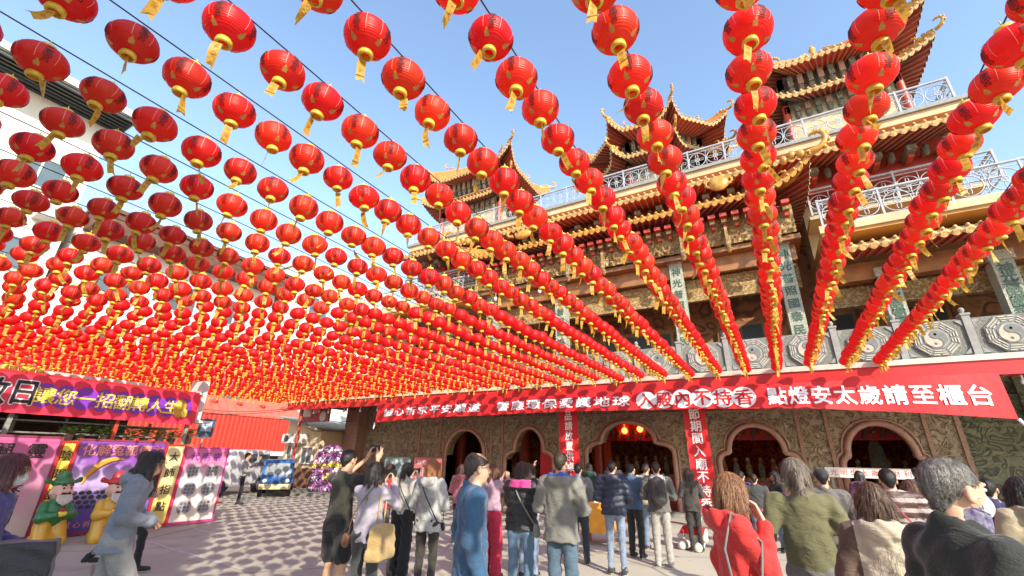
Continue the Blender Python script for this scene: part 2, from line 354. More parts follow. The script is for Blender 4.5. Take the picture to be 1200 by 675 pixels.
pp = MB(); pp.box(-.085, .085, -.06, .22, 0, 1.16, 0); pp.box(-.11, .11, -.085, .245, 1.16, 1.22, 0); pp.lathe([(.0, 1.42), (.05, 1.40), (.075, 1.34), (.05, 1.28), (.04, 1.22)][::-1], 10, (0, .08, 0), 0)
ppm = pp.mesh('balustrade_post', GREYST)
x0 = -.02 - 1.53 * 12
for k in range(21):
    for nm, me, dx in (('balustrade_panel', pm, 0), ('balustrade_post', ppm, .765)):
        o = bpy.data.objects.new(nm, me); col.objects.link(o); o.parent = temple; o.location = (x0 + k * 1.53 + dx + 4.6, 16.3 - 17, 4.5)
        if me is pm: e = bpy.data.objects.new('yin_yang_emblem', ym); col.objects.link(e); e.parent = o
# gallery: columns, back wall, beams
for x in (-15.9, -13.3, -10.7, -7.1, -2.15, 1.48, 4.1, 6.7, 9.3):
    c = MB(); zt = 9.3 if -12 < x < 2 else 7.6
    c.box(x - .24, x + .24, 16.78, 17.22, 4.5, zt); c.box(x - .3, x + .3, 16.7, 17.3, 4.5, 4.95); c.box(x - .29, x + .29, 16.72, 17.28, zt - .3, zt)
    o = wpart('gallery_column', c, COLUMN, temple)
    t = MB(); write(t, '神光普照國泰民安', (x, 16.77, (5 + zt - .3) / 2), (1, 0, 0), (0, 0, 1), .36, (zt - 5.5) / 8.2, vertical=True, bold=.02); local(temple, t).build('couplet_characters', mat('green_black_lettering', (.05, .10, .07), .6), o)
mb = MB(); mb.box(-19, 12, 20, 20.3, 4.5, 8.6); mb.box(-16.5, 7.3, 20, 20.3, 8.6, 12.7); wpart('gallery_back_wall', mb, carved('timber_lattice', (.34, .15, .055), (.14, .055, .025), 1.4, .1, .5), temple)
for xa, xb in ((-9.8, -8), (-6.2, -3), (-1.2, .6), (2.2, 3.6), (5, 6.2)):
    d = MB(); d.box(xa, xb, 19.85, 19.997, 4.5, 7.2, 0); d.box(xa + .12, (xa + xb) / 2 - .05, 19.8, 19.847, 4.7, 7.0, 1); d.box((xa + xb) / 2 + .05, xb - .12, 19.8, 19.847, 4.7, 7.0, 1); wpart('gallery_door', d, [BROWN, DARKST], temple)
mb = MB(); mb.box(-11.4, 2.1, 16.5, 20, 9.02, 9.2); mb.box(-11.2, 1.9, 16.9, 17.1, 8.4, 9.0); wpart('gallery_beam', mb, BROWN, temple)
mb = MB(); mb.box(-11.2, 1.9, 17.3, 17.5, 7.5, 8.4); wpart('carved_transom', mb, GOLD, temple)
mb = MB(); mb.box(2.2, 12, 17.4, 17.6, 6.6, 7.25); wpart('carved_transom', mb, GOLD, temple)
for (xa, xb) in ((-11.3, 2.0),):
    n = 150; Pg = np.zeros((9, n, 3)); r2 = np.random.RandomState(3)
    for i in range(9):
        for j in range(n): Pg[i, j] = (xa + (xb - xa) * j / (n - 1), 16.42 - abs(r2.randn()) * .07 - .03 * i, 9.22 + i * .12)
    mb = MB(); mb.grid(Pg, 0, False); wpart('gilded_frieze', mb, GOLD, temple)
    b1 = MB()
    for k in range(3): b1.box(-.06 - .03 * k, .06 + .03 * k, -.95 - .17 * k, -.7 - .1 * k, 9.75 + k * .16, 9.88 + k * .16, k % 2)
    b2 = MB().merge(b1); b2.ell((0, -1.0, 9.15), (.11, .1, .3), 8, 6, 1); b2.lathe([(0, 0), (.05, .02), (.12, .18), (.06, .25), (0, .26)], 8, (0, -.9, 8.75), 1); b2.box(-.05, .05, -1.0, -.72, 9.3, 9.76, 1)
    m1, m2 = b1.mesh('eave_bracket', [REDWOOD, GOLD]), b2.mesh('eave_bracket', [REDWOOD, GOLD])
    for j in range(34):
        o = bpy.data.objects.new('eave_bracket', m2 if j % 4 == 0 else m1); col.objects.link(o); o.parent = temple; o.location = (xa + .2 + j * (xb - xa - .4) / 33 + 4.6, 0, 0)
for j in range(6):
    x = -10.2 + j * 2.3; mb = MB(); mb.cyl((x, 16.35, 9.0), (x, 16.35, 8.75), .012, n=5); mb.lathe([(0, -.1), (.05, -.09), (.085, 0), (.05, .09), (0, .1)], 10, (x, 16.35, 8.66)); wpart('hanging_lamp', mb, WHITEINK, temple)

# ---- tiled eaves
def eave_surface(mb, E, T, rib=.24, rh=.05, sag=1.7, drip=.22, mi=(0, 1, 2, 3)):
    """E, T: eave and top edge polylines (same count); ribbed tiles, scalloped drip edge and raftered soffit"""
    E = np.asarray(E, float); T = np.asarray(T, float)
    s = np.r_[0, np.cumsum(np.linalg.norm(np.diff(E, axis=0), axis=1))]; n = max(2, int(s[-1] / rib)); m = n * 4 + 1
    q = np.linspace(0, s[-1], m); I = lambda A: np.stack([np.interp(q, s, A[:, k]) for k in range(3)], 1)
    e, t = I(E), I(T); ribs = np.abs(np.sin(pi * np.arange(m) / 4))
    V = 6; G = np.zeros((V, m, 3))
    for i in range(V):
        v = i / (V - 1); G[i] = e + (t - e) * v; G[i, :, 2] = e[:, 2] + (t[:, 2] - e[:, 2]) * v ** sag + ribs * rh
    mb.grid(G, mi[0], True)
    out = (e - t); out[:, 2] = 0; out /= np.linalg.norm(out, axis=1)[:, None] + 1e-9
    D = np.zeros((3, m, 3)); D[0] = G[0]; D[1] = e + out * .03; D[1, :, 2] -= drip * .45 - ribs * rh; D[2] = e - out * .02; D[2, :, 2] -= drip * .55 + drip * .45 * ribs
    mb.grid(D, mi[1], False, True)
    # soffit and rafter ends
    b0 = e - out * .06; b0[:, 2] -= drip * .6; b1 = e + (t - e) * .8; b1[:, 2] = e[:, 2] - drip * .3 + .12
    mb.grid(np.stack([b0, b1]), mi[2], False, True)
    for j in range(0, m - 4, 4):
        p0, p1 = b0[j + 2].copy(), b1[j + 2].copy(); p0[2] -= .05; p1[2] -= .05
        mb.tube([p0 + out[j] * .02, p1], .04, 4, mi[3], True)
        c = G[0, j + 2] + out[j] * .035; c[2] -= .02; mb.ell(c, (.055, .055, .055), 6, 4, mi[1])
def lift_line(p0, p1, up, n=41, power=2.6, outv=None, start=.55, only=None):
    p0, p1 = np.array(p0, float), np.array(p1, float); L_ = []
    for i in range(n):
        u = 2 * i / (n - 1) - 1; k = max(0, (abs(u) - start) / (1 - start)) ** power
        if only == 'left' and u > 0 or only == 'right' and u < 0 or only == 'none': k = 0
        p = p0 + (p1 - p0) * (u + 1) / 2; p[2] += up * k
        if outv is not None: p += np.array(outv) * k
        L_.append(p)
    return L_
RM = [TILE, CREAM, REDWOOD, REDSTONE]
def curl(mb, p, d, s, mi=0):
    """upswept dragon-tail finial at p, leaning along d"""
    p = np.array(p, float); d = np.array(d, float); d /= np.linalg.norm(d); pts = []; rr = []
    for i in range(13):
        a = i / 12; ang = -0.3 + a * 3.9; rad = s * (.55 - .32 * a); c = p + d * s * .25 + np.array([0, 0, s * .55])
        pts.append(c + (d * sin(ang) - np.array([0, 0, 1]) * cos(ang)) * rad); rr.append(s * (.14 - .09 * a))
    mb.tube(pts, rr, 7, mi)
    for i in (2, 4, 6, 8, 10): mb.ell(pts[i] + d * rr[i], (s * .07, s * .07, s * .13), 6, 4, mi)
    for k in range(3): mb.ell(p - d * s * (.25 + .3 * k) + np.array([0, 0, s * (.12 + .1 * (k % 2))]), (s * .16, s * .16, s * .2), 6, 5, mi)
def ridge_line(mb, pts, r, mi=0): mb.tube(pts, r, 6, mi); mb.tube([np.array(p) + [0, 0, r * 1.4] for p in pts], r * .55, 5, mi)

# central porch roof with upswept ends
mb = MB(); E = lift_line((-12.0, 15.4, 10.6), (2.7, 15.4, 10.6), .75, outv=(0, -.25, 0), start=.72)
T = lift_line((-10.6, 17.2, 11.6), (1.3, 17.2, 11.6), 0); eave_surface(mb, E, T, .26, .06, mi=(0, 1, 2, 3))
wpart('porch_roof', mb, [TILE, TILEGOLD, REDWOOD, REDSTONE], temple)
for sx, xe, xt in ((1, 2.7, 1.3), (-1, -12.0, -10.6)):
    side = MB(); pe = np.array([xe, 15.15, 11.35]); E2 = [pe + (np.array([xe - sx * .25, 19, 10.6]) - pe) * i / 20 + [0, 0, -.55 * sin(min(1, i / 8) * pi / 2) + .55 * i / 20] for i in range(21)]
    T2 = [np.array([xt, 17.2 + 1.8 * i / 20, 11.6]) for i in range(21)]
    if sx < 0: E2 = E2[::-1]; T2 = T2[::-1]
    eave_surface(side, E2, T2, .26, .06); wpart('porch_roof_flank', side, RM, temple)
    o = MB(); ridge_line(o, [np.array([xt, 17.2, 11.65]) + (pe - np.array([xt, 17.2, 11.65])) * k / 8 + [0, 0, -.45 * sin(pi * k / 8)] for k in range(9)], .11)
    curl(o, pe + [0, 0, .05], (sx, -.3, 0), .85); curl(o, np.array([xt + sx * .5, 16.3, 11.2]), (sx, -.4, 0), .5); wpart('roof_dragon', o, TILEGOLD, temple)
mb = MB(); mb.ell((-.1, 15.3, 11.2), (.35, .12, .3), 10, 6); curl(mb, (-.3, 15.3, 11.1), (-1, 0, 0), .35); curl(mb, (.1, 15.3, 11.1), (1, 0, 0), .35); wpart('roof_beast', mb, TILEGOLD, temple)
mb = MB(); mb.ell((-8.2, 15.3, 11.1), (.45, .12, .22), 10, 6); curl(mb, (-8.7, 15.3, 11.1), (-1, 0, 0), .5); wpart('roof_beast', mb, TILEGOLD, temple)
# second eave directly under the terrace
mb = MB(); E = lift_line((-17.4, 16.1, 12.05), (8.2, 16.1, 12.05), .35, start=.85); T = lift_line((-16.6, 17.6, 12.72), (7.4, 17.6, 12.72), 0); eave_surface(mb, E, T, .26, .06, 1.3); wpart('upper_eave', mb, RM, temple)
mb = MB(); mb.box(-16.5, 7.3, 17.7, 20, 11.2, 12.6); wpart('upper_storey_wall', mb, REDWOOD, temple)
b1 = MB(); b1.ell((0, .3, 11.75), (.12, .2, .22), 7, 5, 1); b1.box(-.05, .05, .3, .7, 11.7, 11.8, 0); b2 = MB(); b2.box(-.08, .08, .1, .7, 11.5, 11.62, 0); b2.box(-.13, .13, -.2, .7, 11.62, 11.8, 1)
m1, m2 = b1.mesh('upper_bracket', [REDWOOD, GREENGOLD]), b2.mesh('upper_bracket', [REDWOOD, GREENGOLD])
for j in range(52): o = bpy.data.objects.new('upper_bracket', m1 if j % 2 else m2); col.objects.link(o); o.parent = temple; o.location = (-11.7 + j * .46, 0, 0)
# wings: lower eave, lower balcony
for xa, xb, le in ((2.6, 12.5, 'left'), (-20.6, -11.8, 'right')):
    mb = MB(); E = lift_line((xa, 15.4, 7.95), (xb, 15.4, 7.95), .3, start=.9, only=le); T = lift_line((xa, 16.9, 8.6), (xb, 16.9, 8.6), 0); eave_surface(mb, E, T, .26, .06, 1.3); wpart('wing_eave', mb, [TILEGOLD, CREAM, REDWOOD, REDSTONE], temple)
    mb = MB(); mb.box(xa, xb, 15.9, 20, 8.62, 8.9, 1); mb.box(xa - .05, xb + .05, 15.82, 15.9, 8.72, 8.98, 0); mb.box(xa + .3, xb - .3, 16.9, 17.3, 7.3, 7.9, 2)
    wpart('balcony_slab', mb, [CREAMWALL, TAN, BROWN], temple)
    wa, wb = max(xa, -16.5), min(xb, 7.3); mb = MB(); mb.box(wa, wb, 18.6, 20, 8.9, 12.6, 0)
    for k in range(5):
        x = wa + .6 + k * 2.0
        if x + .9 < wb: mb.box(x, x + .9, 18.5, 18.6, 9.6, 11.0, 1)
    wpart('wing_wall', mb, [CREAMWALL, BROWN], temple)
    mb = MB(); mb.box(wa, wb, 17.3, 18.6, 9.98, 10.12); wpart('rear_balcony_slab', mb, CREAMWALL, temple)
# terrace slab
mb = MB(); mb.box(-16.6, 7.4, 16.85, 30, 12.74, 13.02, 0); mb.box(-16.7, 7.5, 16.75, 30, 13.02, 13.16, 1); wpart('terrace_slab', mb, [CREAMWALL, GREYST], temple)

# ---- white railings: ring panels
def ring(mb, c, r, w, n=20, a0=0, a1=2 * pi):
    pts = [(c[0] + r * cos(a0 + (a1 - a0) * i / n), c[1], c[2] + r * sin(a0 + (a1 - a0) * i / n)) for i in range(n + (0 if a1 - a0 > 6.2 else 1))]
    mb.tube(pts, w, 5, closed=a1 - a0 > 6.2, cap=False)
def rail_panel(W, H):
    p = MB(); p.tube([(0, 0, H), (W, 0, H)], .045, 6); p.tube([(0, 0, .08), (W, 0, .08)], .03, 6); p.tube([(0, 0, H * .86), (W, 0, H * .86)], .018, 5)
    p.box(-.03, .03, -.03, .03, 0, H + .06)
    k = max(1, round(W / (H * .74))); s = W / k; r = min(s, H * .74) * .47
    for i in range(k):
        c = (s * (i + .5), 0, .08 + (H * .86 - .08) / 2); ring(p, c, r, .018)
        for q in range(4): a = q * pi / 2 + pi / 4; ring(p, (c[0] + r * .72 * cos(a), 0, c[2] + r * .72 * sin(a)), r * .66, .013, 10, a + pi - 1.25, a + pi + 1.25)
        ring(p, c, r * .26, .016, 10)
        p.box(s * (i + 1) - .01, s * (i + 1) + .01, -.01, .01, .08, H * .86)
    return p
def railing(name, x0, x1, y, z, H, W, yd=0.0):
    n = max(1, round(abs(x1 - x0 + yd) / W)) if not yd else max(1, round(abs(yd) / W)); L_ = (abs(yd) if yd else x1 - x0) / n
    me = rail_panel(L_, H).mesh('railing_panel', WHITEMETAL)
    for i in range(n):
        o = bpy.data.objects.new('railing_panel', me); col.objects.link(o); o.parent = temple
        o.location = (x0 + 4.6 + (0 if yd else i * L_), y - 17 + (i * L_ if yd else 0), z); o.rotation_euler = (0, 0, pi / 2 if yd else 0)
railing('terrace', -16.5, 7.3, 16.95, 13.16, .95, 1.4); railing('terrace', 7.3, 7.3, 16.95, 13.16, .95, 1.4, 8)
railing('balcony', 2.7, 12.4, 16.0, 8.98, 1.0, 1.5); railing('balcony', -20.5, -11.9, 16.0, 8.98, 1.0, 1.5)
railing('rear', 2.7, 7.7, 17.3, 10.12, 1.05, 1.4); railing('rear', 7.7, 7.7, 17.3, 10.12, 1.05, 1.3, 1.3); railing('rear', -17, -11.9, 17.3, 10.12, 1.05, 1.4)

# ---- rooftop pavilions
def roof_ring(parent, name, poly, inner, ze, zt, up, rib=.24, mats=RM, outk=.22):
    """roof over a convex plan: eave polygon up to inner polygon, corners swept up"""
    n = len(poly); mb = MB(); cx_ = sum(p[0] for p in poly) / n; cy_ = sum(p[1] for p in poly) / n
    for i in range(n):
        a, b = poly[i], poly[(i + 1) % n]; c, d = inner[i], inner[(i + 1) % n]; m = 33; E = []; T = []
        for k in range(m):
            u = k / (m - 1); v = abs(2 * u - 1); q = max(0, (v - .45) / .55) ** 2.4
            x, y = a[0] + (b[0] - a[0]) * u, a[1] + (b[1] - a[1]) * u
            E.append((x + (x - cx_) * outk * q * .4, y + (y - cy_) * outk * q * .4, ze + up * q)); T.append((c[0] + (d[0] - c[0]) * u, c[1] + (d[1] - c[1]) * u, zt))
        eave_surface(mb, E, T, rib, .05, 1.5)
        orn = MB(); tip = np.array(E[0]); top = np.array(T[0]); ridge_line(orn, [top + (tip - top) * k / 8 + [0, 0, .06 - .28 * (zt - ze) * sin(pi * k / 8)] for k in range(9)], .08)
        dv = tip - top; dv[2] = 0; curl(orn, tip + [0, 0, .06], dv, .55); curl(orn, top + (tip - top) * .55 + [0, 0, .0], dv, .38); local(temple, orn).build('ridge_dragon', TILEGOLD, parent)
    r = local(temple, mb).build(name, mats, parent)
def pavilion(poly, zb, z1, z2, z3, over=1.0, up=.8):
    n = len(poly); cx_ = sum(p[0] for p in poly) / n; cy_ = sum(p[1] for p in poly) / n
    sc = lambda k: [(cx_ + (x - cx_) * k, cy_ + (y - cy_) * k) for x, y in poly]
    off = lambda d: [(cx_ + (x - cx_) * (1 + d / math.hypot(x - cx_, y - cy_)), cy_ + (y - cy_) * (1 + d / math.hypot(x - cx_, y - cy_))) for x, y in poly]
    body = MB()
    def shell(pl, za, zc, mi):
        vs = [(x, y, za) for x, y in pl] + [(x, y, zc) for x, y in pl]; body.add(vs, [(i, (i + 1) % n, (i + 1) % n + n, i + n) for i in range(n)], mi)
    shell(sc(.9), zb, z1 + .1, 0); shell(sc(.86), z1, z2 + .2, 2)
    for (x, y) in off(-.15): body.cyl((x, y, zb), (x, y, z1), .13, n=10, mi=1)
    for za, zc in ((z1 - .75, z1 - .1), (z2 - .95, z2 - .1)):
        for i in range(n):
            a, b = off(-.2)[i], off(-.2)[(i + 1) % n]; L_ = math.hypot(b[0] - a[0], b[1] - a[1]); k = int(L_ / .35)
            for j in range(k + 1):
                x, y = a[0] + (b[0] - a[0]) * j / k, a[1] + (b[1] - a[1]) * j / k; body.box(x - .1, x + .1, y - .16, y + .16, za + .3, zc, 2 if j % 2 else 3); body.ell((x, y, za + .2), (.13, .13, .25), 6, 4, 2)
    for i in range(n):
        a, b = sc(.91)[i], sc(.91)[(i + 1) % n]
        for zz in (zb + .9, z2 - 1.05): body.tube([(a[0], a[1], zz), (b[0], b[1], zz)], .09, 4, 3)
    p = wpart('pavilion', body, [CREAMWALL, REDWOOD, GREENGOLD, REDSTONE], temple)
    roof_ring(p, 'lower_roof', off(over), sc(.85), z1, z1 + .75, up * .75)
    roof_ring(p, 'upper_roof', off(over * 1.15), sc(.18), z2, z3, up)
    f = MB(); f.lathe([(0, z3 + .9), (.06, z3 + .8), (.16, z3 + .55), (.08, z3 + .4), (.2, z3 + .2), (.3, z3 - .15)][::-1], 10, (cx_, cy_, 0)); local(temple, f).build('roof_finial', TILEGOLD, p)
rect = lambda x0, x1, y0, y1: [(x0, y0), (x1, y0), (x1, y1), (x0, y1)]
pavilion(rect(2.9, 7.0, 18.9, 22.6), 13.16, 16.5, 18.1, 20.2)
pavilion(rect(-16.2, -11.7, 18.9, 22.6), 13.16, 16.4, 18.3, 20.6, up=1.0)
pavilion([(-3.3 + 3.0 * cos(pi / 8 + k * pi / 4), 23.2 + 3.0 * sin(pi / 8 + k * pi / 4)) for k in range(8)], 13.16, 16.9, 18.6, 20.4, over=1.0, up=.8)

# ================================================================ awning, banners
awning = empty('awning', (-6, 15, 4), label='long red awning with cream gutter projecting over the temple forecourt', cat='awning')
mb = MB(); mb.box(-20.7, 13, 14.03, 17.0, 4.02, 4.06, 0)
for k in range(20): x = -20 + k * 1.7; mb.box(x, x + .06, 14.05, 17.0, 3.9, 4.017, 1)
wpart('roof_sheet', mb, [REDSHEET, GREYST], awning)
mb = MB(); mb.box(-20.75, 13.05, 13.9, 14.03, 4.0, 4.13); wpart('gutter', mb, mat('cream_gutter', (.66, .50, .40), .5, .2, 4), awning)
mb = MB(); mb.box(-20.7, 13, 13.95, 14.02, 3.66, 3.997); wpart('fascia', mb, REDSHEET, awning)
for x in (-19.9, 7.5, 12):
    mb = MB(); mb.cyl((x, 14.25, 0), (x, 14.25, 3.9), .06, n=10); wpart('post', mb, REDWOOD, awning)
for k in range(26):
    x = -20 + k * 1.05; mb = MB(); mb.cyl((x, 14.2, 3.66), (x, 14.2, 3.56), .02, n=6); mb.ell((x, 14.2, 3.51), (.05, .05, .06), 8, 6); wpart('bulb', mb, WHITEINK, awning)

def zb(x):   # sagging lower edge of the long banner
    return np.interp(x, [-14.4, -12, -6.5, -1.6, 1.2, 3, 4.75], [2.95, 3.06, 3.14, 3.10, 3.01, 2.87, 2.68])
ban = empty('long_banner', (-5, 13.9, 3.4), label='long red cloth banner with white characters slung below the awning fascia', cat='banner')
X = np.linspace(-14.4, 4.75, 120); Pg = np.zeros((6, 120, 3))
def by(x, v): return 13.88 - .03 * sin(x * 2.3) - .05 * v * sin(x * 1.1 + 1) - .12 * v
for i in range(6):
    v = i / 5
    for j, x in enumerate(X): Pg[i, j] = (x, by(x, v), 3.70 + (zb(x) - 3.70) * v)
mb = MB(); mb.grid(Pg, 0, True, True); Pb = Pg.copy(); Pb[..., 1] += .006; mb.grid(Pb, 0, True); wpart('cloth', mb, REDFAB, ban)
def on_banner(x, s, d):
    v = s; return (x, by(x, v) - d, 3.70 + (zb(x) - 3.70) * v)
def ban_write(mb, s, xa, xb, hs, mi, bold, d, sc=.94):
    n = len(s); pitch = (xb - xa) / n
    for i, ch in enumerate(s):
        if ch == ' ': continue
        v, f = strike(ch, pitch * sc, bold); cxx = xa + pitch * (i + .5); h = 3.70 - zb(cxx)
        mb.add([on_banner(cxx + p[0], .5 - p[1] * hs / (h), d + p[2]) for p in v], f, mi, False)
mb = MB(); ban_write(mb, '點燈安太歲請至櫃台', .12, 4.55, 1.06, 0, .022, .012); ban_write(mb, '誠心祈求平安順遂 響應環保愛護地球', -14.0, -3.55, .62, 0, .02, .012, .9); wpart('white_characters', mb, WHITEINK, ban)
mb = MB()
for i in range(6):
    c = -3.1 + i * .535; n = 22; mb.add([on_banner(c + .30 * cos(2 * pi * k / n), .5 + .45 * sin(2 * pi * k / n), .008 + .001 * i) for k in range(n)], [tuple(range(n))], 0)
wpart('white_roundels', mb, WHITEINK, ban)
mb = MB(); ban_write(mb, '入殿內不持香', -3.36, -.16, .95, 0, .02, .02, .9); wpart('red_characters', mb, REDFAB, ban)
mb = MB()
for x in (-14.4, 4.75): mb.cyl((x, by(x, 1), zb(x)), (x + (.12 if x > 0 else -.02), by(x, 1) - .03, zb(x) - .25), .035, .02, 8)
wpart('corner_tie', mb, WHITEINK, ban)
for xt, xb_, zt, zbm, y, txt, wd, lab in ((-5.9, -5.8, 3.6, .9, 14.35, '供品請放置供桌上', .68, 'narrow red vertical banner hanging left of the widest arch'), (-1.85, -1.78, 3.6, .35, 14.3, '春節期間入廟不持香', .62, 'narrow red vertical banner hanging right of the widest arch')):
    b = empty('vertical_banner', (xt, y, zt), label=lab, cat='banner'); n = 16; Pg = np.zeros((n, 5, 3))
    f = lambda u, v: (xt + (xb_ - xt) * v + (u - .5) * wd, y + .03 * sin(v * 7) + .03 * sin(u * 5), zt + (zbm - zt) * v)
    for i in range(n):
        for j in range(5): Pg[i, j] = f(j / 4, i / (n - 1))
    mb = MB(); mb.grid(Pg, 0, True, True); Pb = Pg.copy(); Pb[..., 1] += .006; mb.grid(Pb, 0, True); wpart('cloth', mb, REDFAB, b)
    mb = MB(); k = len(txt); s = (zt - zbm) / (k + .4)
    for i, ch in enumerate(txt):
        v, ff = strike(ch, min(s * .95, .40), .02); mb.add([(lambda q: (q[0], q[1] - .012 - p[2], q[2]))(f(.5 + p[0] / wd, (i + .7) / (k + .4) - p[1] / (zt - zbm))) for p in v], ff, 0, False)
    wpart('white_characters', mb, WHITEINK, b)
    mb = MB(); mb.tube([(xt - wd / 2 - .03, y, zt), (xt + wd / 2 + .03, y, zt)], .018, 6); mb.tube([(xb_ - wd / 2 - .03, y, zbm), (xb_ + wd / 2 + .03, y, zbm)], .018, 6); wpart('batten', mb, GREYST, b)
sg = empty('counter_sign', (2.3, 16.1, 1.5), label='long white sign board with red characters on the counter under the right arch', cat='sign')
mb = MB(); mb.box(1.25, 3.5, 16.1, 16.16, 1.36, 1.62); wpart('board', mb, mat('sign_white', (.75, .70, .66), .5), sg)
mb = MB(); write(mb, '光明燈太歲燈財利燈', (2.37, 16.095, 1.49), (1, 0, 0), (0, 0, 1), .17, .23); wpart('red_characters', mb, REDFAB, sg)
for x in (1.35, 3.35): mb = MB(); mb.box(x, x + .06, 16.12, 16.159, .12, 1.358); wpart('leg', mb, GREYST, sg)
# ================================================================ lanterns
def lantern_cloth():
    m = mat('red_lantern_cloth', (.92, .040, .020), .40, .16, 14, (.84, .028, .016), transl=.5, spec=.5)
    t = m.node_tree; N = t.nodes; L = t.links; b = N['Principled BSDF']
    wv = N.new('ShaderNodeTexWave'); wv.bands_direction = 'Z'; wv.inputs['Scale'].default_value = 26; tc = N.new('ShaderNodeTexCoord'); L.new(tc.outputs['Object'], wv.inputs[0])
    oi = N.new('ShaderNodeObjectInfo'); hv = N.new('ShaderNodeHueSaturation'); r1 = N.new('ShaderNodeMapRange'); r1.inputs[3].default_value = .86; r1.inputs[4].default_value = 1.1; L.new(oi.outputs['Random'], r1.inputs[0]); L.new(r1.outputs[0], hv.inputs['Value'])
    r2 = N.new('ShaderNodeMapRange'); r2.inputs[3].default_value = .496; r2.inputs[4].default_value = .507; wn = N.new('ShaderNodeTexWhiteNoise'); wn.noise_dimensions = '1D'; L.new(oi.outputs['Random'], wn.inputs['W']); L.new(wn.outputs[0], r2.inputs[0]); L.new(r2.outputs[0], hv.inputs['Hue'])
    src = b.inputs['Base Color'].links[0].from_socket; L.new(src, hv.inputs['Color']); L.new(hv.outputs[0], b.inputs['Base Color'])
    for n_ in N:
        if n_.type == 'BSDF_TRANSLUCENT': L.new(hv.outputs[0], n_.inputs[0])
    bp = N.new('ShaderNodeBump'); bp.inputs['Strength'].default_value = .35; bp.inputs['Distance'].default_value = .004; L.new(wv.outputs[0], bp.inputs['Height']); L.new(bp.outputs[0], b.inputs['Normal'])
    return m
LCLOTH = lantern_cloth()
LINK = mat('lantern_black_print', (.13, .008, .006), .6)
LPALE = mat('lantern_pale_print', (.85, .30, .24), .6)
LGOLD = mat('lantern_gold_print', (.66, .30, .06), .45, .4, 60)
COLLAR = mat('yellow_lantern_collar', (.78, .52, .05), .4, .3, 40)
TAGM = mat('yellow_paper_tag', (.66, .40, .05), .5, .2, 30, transl=.35)
TAGINK = mat('tag_brown_print', (.40, .17, .03), .6)
WIREM = mat('dark_wire', (.02, .02, .022), .5)
LRX, LRZ = .139, .112
def lrad(z): return LRX * max(0, 1 - abs(z / LRZ) ** 2.15) ** .5
def on_globe(phi, z, d=.0016):
    z = max(-LRZ * .98, min(LRZ * .98, z)); r = lrad(z) + d; return (r * cos(phi), r * sin(phi), z * (1 + d / LRZ))
def globe_mesh(n=28, k=16, prints=True):
    b = MB(); prof = [(lrad(LRZ * sin(a)) if abs(a) < 1.5 else .0, LRZ * sin(a)) for a in np.linspace(-1.28, 1.28, k)]
    b.lathe(prof, n)
    if prints:
        for ph in (.4, .4 + pi / 2 * 1.05, .4 + pi, .4 + pi * 1.5):
            for i, ch in enumerate('三鳳宮'):
                v, f = strike(ch, .052, .006); b.add([on_globe(ph + p[0] / .135, .048 - i * .043 + p[1], .0016 + p[2] * .3) for p in v], f, 1, False)
            for sx in (-1, 1):
                q = []
                for j in range(8): z = .072 - j * .018; q += [on_globe(ph + sx * .40 - .010, z), on_globe(ph + sx * .40 + .010, z)]
                b.add(q, [(2 * j, 2 * j + 1, 2 * j + 3, 2 * j + 2) for j in range(7)], 2, False)
        for j in range(4):      # gilt leaves round the lower opening
            ph = .15 + j * pi / 2; tri = [(-.17, -.092), (.17, -.092), (.15, -.078), (.07, -.071), (0, -.057), (-.07, -.071), (-.15, -.078)]
            b.add([on_globe(ph + a, z, .002) for a, z in tri], [tuple(range(7))], 3, False)
    return b
GM = globe_mesh().mesh('red_lantern', [LCLOTH, LINK, LPALE, LGOLD])
c_ = MB(); c_.lathe([(.030, -.145), (.040, -.145), (.046, -.136), (.044, -.110), (.037, -.103)], 18); c_.lathe([(.040, -.145), (.036, -.132), (.032, -.108)][::-1], 18); CM = c_.mesh('bottom_collar', COLLAR)
c_ = MB(); c_.lathe([(.042, .100), (.046, .107), (.042, .13), (.0, .13)], 14); c_.tube([(0, 0, .13), (0, 0, .175)], .004, 5); TM = c_.mesh('top_cap', COLLAR)
def tag_mesh(bend, tw, ln):
    b = MB(); n = 6; G = []
    for i in range(n):
        v = i / (n - 1); z = -.155 - ln * v; yo = bend * v * v; a = tw * v
        G.append([(x * cos(a), yo + x * sin(a), z + (.018 if (i == n - 1 and abs(x) < .001) else 0)) for x in (-.025, 0, .025)])
    b.grid(G, 0, False); b.tube([(0, 0, -.105), (0, 0, -.155)], .003, 4, 0)
    for sgn in (1, -1):
        for i, ch in enumerate('平安'):
            v, f = glyphs(ch, .034); b.add([(p[0] * sgn, bend * ((.03 + .045 * i) / ln) ** 2 - sgn * .003, -.155 - (.03 + .045 * i) + p[1]) for p in v], f, 1, False)
    return b
TAGS = [tag_mesh(bd, tw, ln).mesh('paper_tag', [TAGM, TAGINK]) for bd, tw, ln in ((.01, .1, .15), (.035, .5, .15), (-.03, -.4, .16), (.07, .9, .145), (-.06, 1.2, .15), (0, -.9, .155))]

